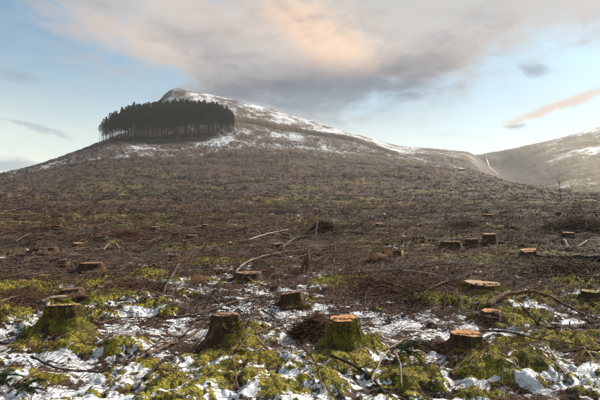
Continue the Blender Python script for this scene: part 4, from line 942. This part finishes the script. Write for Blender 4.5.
# lone bare sapling at right
x, y, d = place(561, 203); k0 = S(d); mb = MB(); mb.tube([(0, 0, -0.5), (0.1*k0, 0, 8*k0), (-0.5*k0, 0, 16*k0), (-1*k0, 0, 24*k0)], [0.35*k0, 0.3*k0, 0.22*k0, 0.1*k0], 6)
o = mb.build('bare_sapling', 'trunk_bark'); o.location = (x, y, gz(x, y))
for i in range(12):
    zz = random.uniform(6, 21)*k0; a = random.uniform(0, 6.28); L = random.uniform(1.5, 4.5)*k0
    mb = MB(); mb.tube([(0, 0, zz), (L*0.5*math.cos(a), L*0.5*math.sin(a), zz+L*0.5), (L*math.cos(a), L*math.sin(a), zz+L*1.1)], [0.14*k0, 0.1*k0, 0.05*k0], 4); mb.build('limb', 'trunk_bark', o)
tag(o, 'lone bare sapling at right in front of the gorge', 'sapling')
# gate on the road bank
a = math.atan((351.5-300)/FPX); x, y = 326*math.sin(a), 326*math.cos(a); zg = gz(x, y)
e = bpy.data.objects.new('gate', None); COL.objects.link(e); e.location = (x, y, zg)
for px in (-1.3, 1.3):
    mb = MB(); mb.tube([(px, 0, -0.8), (px, 0, 2.6)], [0.18, 0.16], 8); mb.build('post', 'dark_wood', e)
for pz in (0.9, 1.6, 2.4):
    mb = MB(); mb.tube([(-1.9, 0.2, pz), (1.9, 0.2, pz)], [0.09, 0.09], 6); mb.build('rail', 'dark_wood', e)
tag(e, 'tiny dark timber gate on the skyline track right of the plantation', 'gate')
# ------------------------------------------------------------------ waterfall in the gorge
def ribbon(path, w, name, label):
    V, F = [], []
    for i, (u, v, d) in enumerate(path):
        a = math.atan((u-300)/FPX); x, y = d*math.sin(a), d*math.cos(a); z = max(gz(x, y)+0.6, z_of(u, v, d) if v else -1e9)
        ww = w*(1+0.3*math.sin(i*2.3))
        for j, s in enumerate((-1, -0.4, 0.3, 1)): V.append((x+s*ww, y-0.5*(1-s*s)*ww-0.8, z)); 
    for i in range(len(path)-1):
        for j in range(3): F.append((i*4+j, i*4+j+1, i*4+5+j, i*4+4+j))
    me = bpy.data.meshes.new(name); me.from_pydata(V, [], F); me.update()
    for p in me.polygons: p.use_smooth = True
    return tag(link(name, me, 'water'), label, 'waterfall', kind='structure')
ribbon([(486.3, 154, 801), (486.8, 157, 798), (487.6, 160, 795), (488.3, 163, 792), (488.8, 166.3, 788), (490, 0, 765), (492, 0, 735), (495, 0, 700), (499, 0, 660)], 0.75, 'waterfall', 'thin white waterfall dropping at the head of the gorge')

# ------------------------------------------------------------------ haze
HZ = 470.0
zmax = max(float(Z[(DD.ravel() < 2400)].max()), 150)+12; zmin = float(Z.min())-1.2
Rz = 2500.0
me = bpy.data.meshes.new('haze')
vs = [(sx*Rz, sy*Rz, zz) for zz in (zmin, zmax) for sy in (-1, 1) for sx in (-1, 1)]
me.from_pydata(vs, [], [(0, 2, 3, 1), (4, 5, 7, 6), (0, 1, 5, 4), (2, 6, 7, 3), (0, 4, 6, 2), (1, 3, 7, 5)]); me.update()
hm = bpy.data.materials.new('haze'); hm.use_nodes = True; hm.node_tree.nodes.clear(); kk = NT(hm.node_tree)
pv = kk.new('ShaderNodeVolumePrincipled'); pv.inputs['Color'].default_value = (0.96, 0.98, 1.0, 1); pv.inputs['Density'].default_value = 0.00019; pv.inputs['Anisotropy'].default_value = 0.2
kk.l.new(pv.outputs[0], kk.new('ShaderNodeOutputMaterial').inputs['Volume'])
me.materials.append(hm); ho = bpy.data.objects.new('haze', me); COL.objects.link(ho)
tag(ho, 'thin pale winter haze hanging over the whole hillside', 'haze', kind='stuff')
print('zmin zmax', zmin, zmax)
